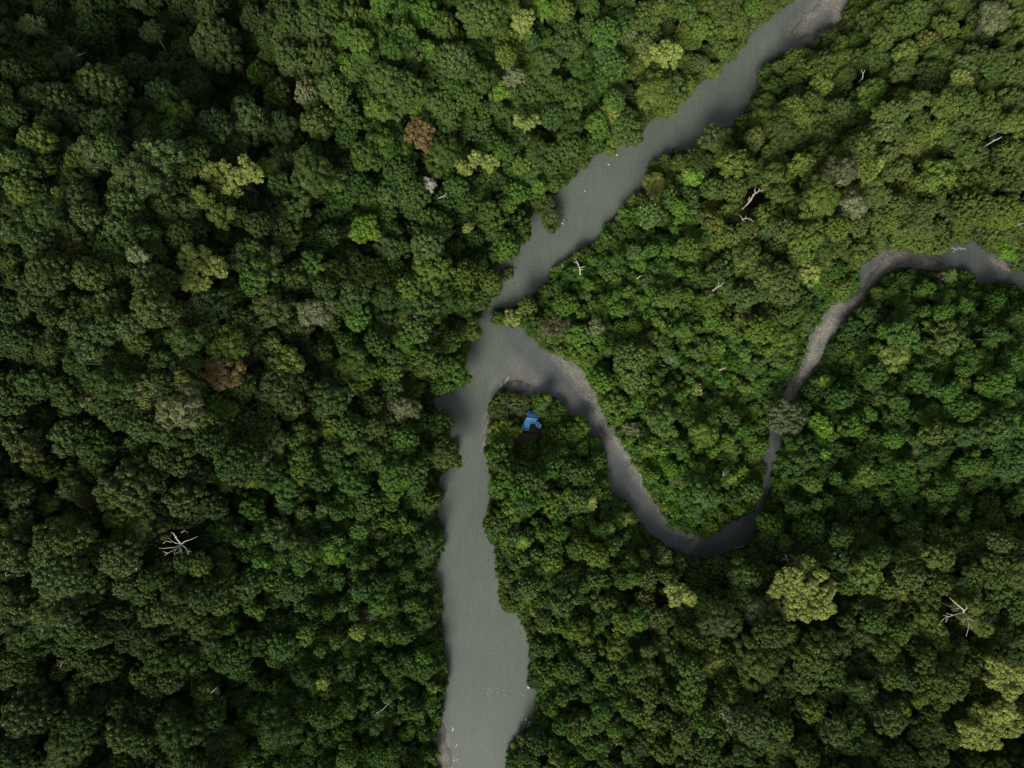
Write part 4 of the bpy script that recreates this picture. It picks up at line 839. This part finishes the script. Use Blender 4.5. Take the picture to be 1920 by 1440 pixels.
def sheet(corners, mt, name, parent, ribs=7, label=None):
    """corrugated sheet between four corners (eave a, eave b, ridge b, ridge a); its ribs run from eave to ridge"""
    a, b_, c, d_ = [v - base for v in corners]; mb = MB(); n = ribs * 2; V = []
    for k in range(n + 1):
        f = k / n; lo = a.lerp(b_, f); hi = d_.lerp(c, f); dz = .07 if k % 2 else 0
        for p in (lo, hi): V.append((p.x, p.y, p.z + dz))
        for p in (lo, hi): V.append((p.x, p.y, p.z + dz - .06))
    F = []
    for k in range(n):
        i = 4 * k; j = i + 4; F += [(i, j, j+1, i+1), (i+2, i+3, j+3, j+2), (i, i+2, j+2, j), (i+1, j+1, j+3, i+3)]
    F += [(0, 1, 3, 2), (4*n, 4*n+2, 4*n+3, 4*n+1)]
    mb.add(V, F); o = link(name, mb.mesh(name), mt, parent)
    if label: o['label'] = label
    return o
# main roof: north slope, ridge, south slope; two wings going south
sheet([z8(1055,925,3.0), z8(1250,945,3.0), z8(1210,1022,4.3), z8(1040,1003,4.3)], BLUE, 'roof_sheet', house, 8)
sheet([z8(1068,890,2.7), z8(1222,898,2.7), z8(1238,955,2.95), z8(1052,935,2.95)], BLUED, 'roof_sheet', house, 7, 'dark blue sheet over the back porch')
sheet([z8(1030,930,2.72), z8(1062,918,2.72), z8(1072,962,2.9), z8(1045,965,2.9)], BLUE, 'roof_sheet', house, 2, 'small blue corner sheet')
sheet([z8(1100,1100,3.2), z8(1190,1100,3.2), z8(1205,1024,4.3), z8(1100,1014,4.3)], BLUE, 'roof_sheet', house, 5)
sheet([z8(940,1190,2.8), z8(1080,1212,2.9), z8(1110,1010,4.25), z8(1030,1003,4.25)], BLUEP, 'roof_sheet', house, 6, 'faded blue sheet of the left wing')
sheet([z8(940,1185,2.6), z8(962,1192,2.6), z8(1005,1085,2.9), z8(950,1108,2.6)], BLUE, 'roof_sheet', house, 2)
sheet([z8(1195,1150,2.9), z8(1255,1172,2.7), z8(1248,1068,3.4), z8(1178,1070,3.4)], BLUE, 'roof_sheet', house, 4, 'blue sheet of the right wing')
sheet([z8(1240,1168,2.75), z8(1262,1170,2.75), z8(1282,1108,3.0), z8(1262,1100,3.0)], WHITE, 'roof_sheet', house, 2, 'pale loose sheet at the right wing')
mb = MB(); mb.tube([z8(1038,1002,4.38) - base, z8(1120,1010,4.4) - base, z8(1214,1024,4.36) - base], [.09, .09, .09], 6); link('ridge_cap', mb.mesh('ridge_cap'), WHITE, house)
def wall(p, q, z1, name='wall'):
    a, b_ = z8(*p, 2.6) - base, z8(*q, 2.6) - base; L = math.hypot(b_.x - a.x, b_.y - a.y); mb = MB()
    mb.box(((a.x + b_.x) / 2, (a.y + b_.y) / 2, z1 / 2 + .25), (L, .1, z1 - .5), math.atan2(b_.y - a.y, b_.x - a.x)); link(name, mb.mesh(name), WOODM, house)
wall((1080,935), (1230,945), 2.6); wall((1240,960), (1200,1080), 2.7); wall((1190,1085), (1105,1085), 2.7); wall((1065,960), (965,1170), 2.6); wall((975,1178), (1068,1192), 2.6); wall((1074,1185), (1100,1100), 2.6)
for p in ((1075,905), (1215,912), (1200,1140), (1250,1155), (1262,1115)):
    v = z8(*p, 2.5) - base; mb = MB(); mb.box((v.x, v.y, 1.2), (.14, .14, 2.4)); link('post', mb.mesh('post'), WOODM, house)
v = z8(1145, 1090, 2) - base; mb = MB(); mb.box((v.x, v.y - .12, 1.15), (.85, .06, 1.9), -.1); link('door', mb.mesh('door'), BLUED, house)

# bare yard below the house
YARD = plain('trodden_earth', (.085, .065, .05), .95, .4, .8)
yp = [(962,814),(972,808),(985,812),(1000,814),(1012,812),(1010,828),(1004,838),(985,842),(968,838),(958,828)]
mb = MB(); c_ = at(985, 825, 1.5); V = [(c_[0], c_[1], ground(*c_) + .06)]
for s in (.5, 1.0):
    for p in yp:
        x, y = at(p[0], p[1], 1.5); x = c_[0] + (x - c_[0]) * s; y = c_[1] + (y - c_[1]) * s; V.append((x, y, ground(x, y) + (.1 if s < 1 else -.05)))
n = len(yp); F = [(0, 1 + k, 1 + (k + 1) % n) for k in range(n)] + [(1 + k, 1 + n + k, 1 + n + (k + 1) % n, 1 + (k + 1) % n) for k in range(n)]
mb.add(V, F); tag(link('yard', mb.mesh('yard'), YARD), kind='structure')

# ------------------------------------------------------------------ canoes
HULLG = plain('green_painted_planks', (.26, .46, .34), .5, .25, 1.2); HULLW = plain('pale_green_planks', (.62, .74, .60), .5, .2, 1.2); BENCH = plain('bench_wood', (.40, .38, .30), .7, .25, 2); DARKM = plain('outboard_dark', (.03, .03, .035), .4, .2, 2)
def canoe(p0, p1, wid, mt, label, motor):
    a, b_ = at(*p0), at(*p1); L = math.hypot(b_[0]-a[0], b_[1]-a[1]); ang = math.atan2(b_[1]-a[1], b_[0]-a[0])
    root = empty('canoe', ((a[0]+b_[0])/2, (a[1]+b_[1])/2, .02), ang); tag(root, label, 'boat', 'canoes moored at the gravel spit')
    mb = MB(); n = 14; V = []
    for k in range(n + 1):
        t_ = k / n; x = (t_ - .5) * L; w = wid / 2 * (math.sin(math.pi * min(1, .12 + t_ * .95)) ** .6) * (1 if t_ < .95 else .3); w = max(w, .04)
        up = .34 + .35 * max(0, t_ - .75) ** 1.2 * 2 + .1 * max(0, .2 - t_)
        V += [(x, -w, up), (x, -w * .75, -.05), (x, 0, -.15), (x, w * .75, -.05), (x, w, up), (x, w - .05, up), (x, w * .6, .08), (x, 0, .02), (x, -w * .6, .08), (x, -w + .05, up)]
    F = []
    for k in range(n):
        for j in range(10): F.append((k*10+j, (k+1)*10+j, (k+1)*10+(j+1) % 10, k*10+(j+1) % 10))
    F += [tuple(range(10)), tuple(n*10 + j for j in range(10))[::-1]]
    mb.add(V, F); link('hull', mb.mesh('hull', False), mt, root)
    for f in (-.28, -.08, .12, .3):
        mb = MB(); mb.box((f * L, 0, .3), (.24, wid * .86 if abs(f) < .25 else wid * .7, .04)); link('bench', mb.mesh('bench'), BENCH, root)
    for s in (-1, 1):
        mb = MB(); mb.tube([(-.42*L, s*wid*.36, .37), (-.2*L, s*wid*.5, .38), (.1*L, s*wid*.51, .38), (.35*L, s*wid*.36, .48)], [.035]*4, 5); link('gunwale', mb.mesh('gunwale'), HULLW, root)
    if motor:
        m = MB(); m.box((-.5*L - .12, 0, .55), (.35, .28, .4)); m.box((-.5*L - .14, 0, .1), (.1, .08, .7)); link('outboard_motor', m.mesh('outboard_motor'), DARKM, root)
canoe((944.3,722.8), (955.3,703.8), 1.0, HULLG, 'longer green canoe with its bow pointing up river at the spit', True)
canoe((938.6,731.5), (941.8,716.0), .85, HULLG, 'shorter green canoe moored nearer the trees, left of the longer one', False)

# ------------------------------------------------------------------ loose stones and drift on the gravel
STONE = plain('river_stone', (.26, .255, .235), .9, .45, 2.5)
r9 = np.random.default_rng(5)
for pl, n, lab in ((BP[0], 420, 'loose stones strewn over the broad bar at the river head'), (BP[1], 130, 'loose stones on the spit beside the canoes'),
                   (BP[2], 380, 'loose stones along the bank of the winding creek'), (BP[3], 520, 'loose stones in the curved upper creek bed'), (BP[4], 60, 'loose stones on the small pale islet')):
    lo, hi = pl.a.min(0), pl.a.max(0); P = r9.uniform(lo, hi, (n * 14, 2)); P = P[pl.sd(P) > -.4][:n]; mb = MB()
    for x, y in P:
        s = r9.uniform(.12, .34) * (1.7 if r9.random() < .06 else 1); a0 = r9.uniform(0, 6); ca, sa = math.cos(a0), math.sin(a0)
        V = np.array([(-1,-.7,0),(1,-.6,0),(.9,.7,0),(-.8,.8,0),(-.5,-.4,.8),(.6,-.3,.7),(.4,.5,.8),(-.5,.4,.7)]) * s * r9.uniform(.75, 1.2, (8, 1))
        V = np.stack([x + V[:,0]*ca - V[:,1]*sa, y + V[:,0]*sa + V[:,1]*ca, V[:,2] + .3], 1)
        mb.add(V, [(4,5,6,7),(0,1,5,4),(1,2,6,5),(2,3,7,6),(3,0,4,7)])
    tag(link('loose_stones', mb.mesh('loose_stones'), STONE), lab, 'stones', kind='stuff')
log([(1146,822,.5),(1150,829,.5),(1151,836,.6)], .15, DUSK, 'grey drift log on the long gravel bank of the winding creek')
log([(1562,628,.5),(1566,620,.6),(1572,616,.7)], .15, DUSK, 'grey drift log lying on the narrow upper creek bed')
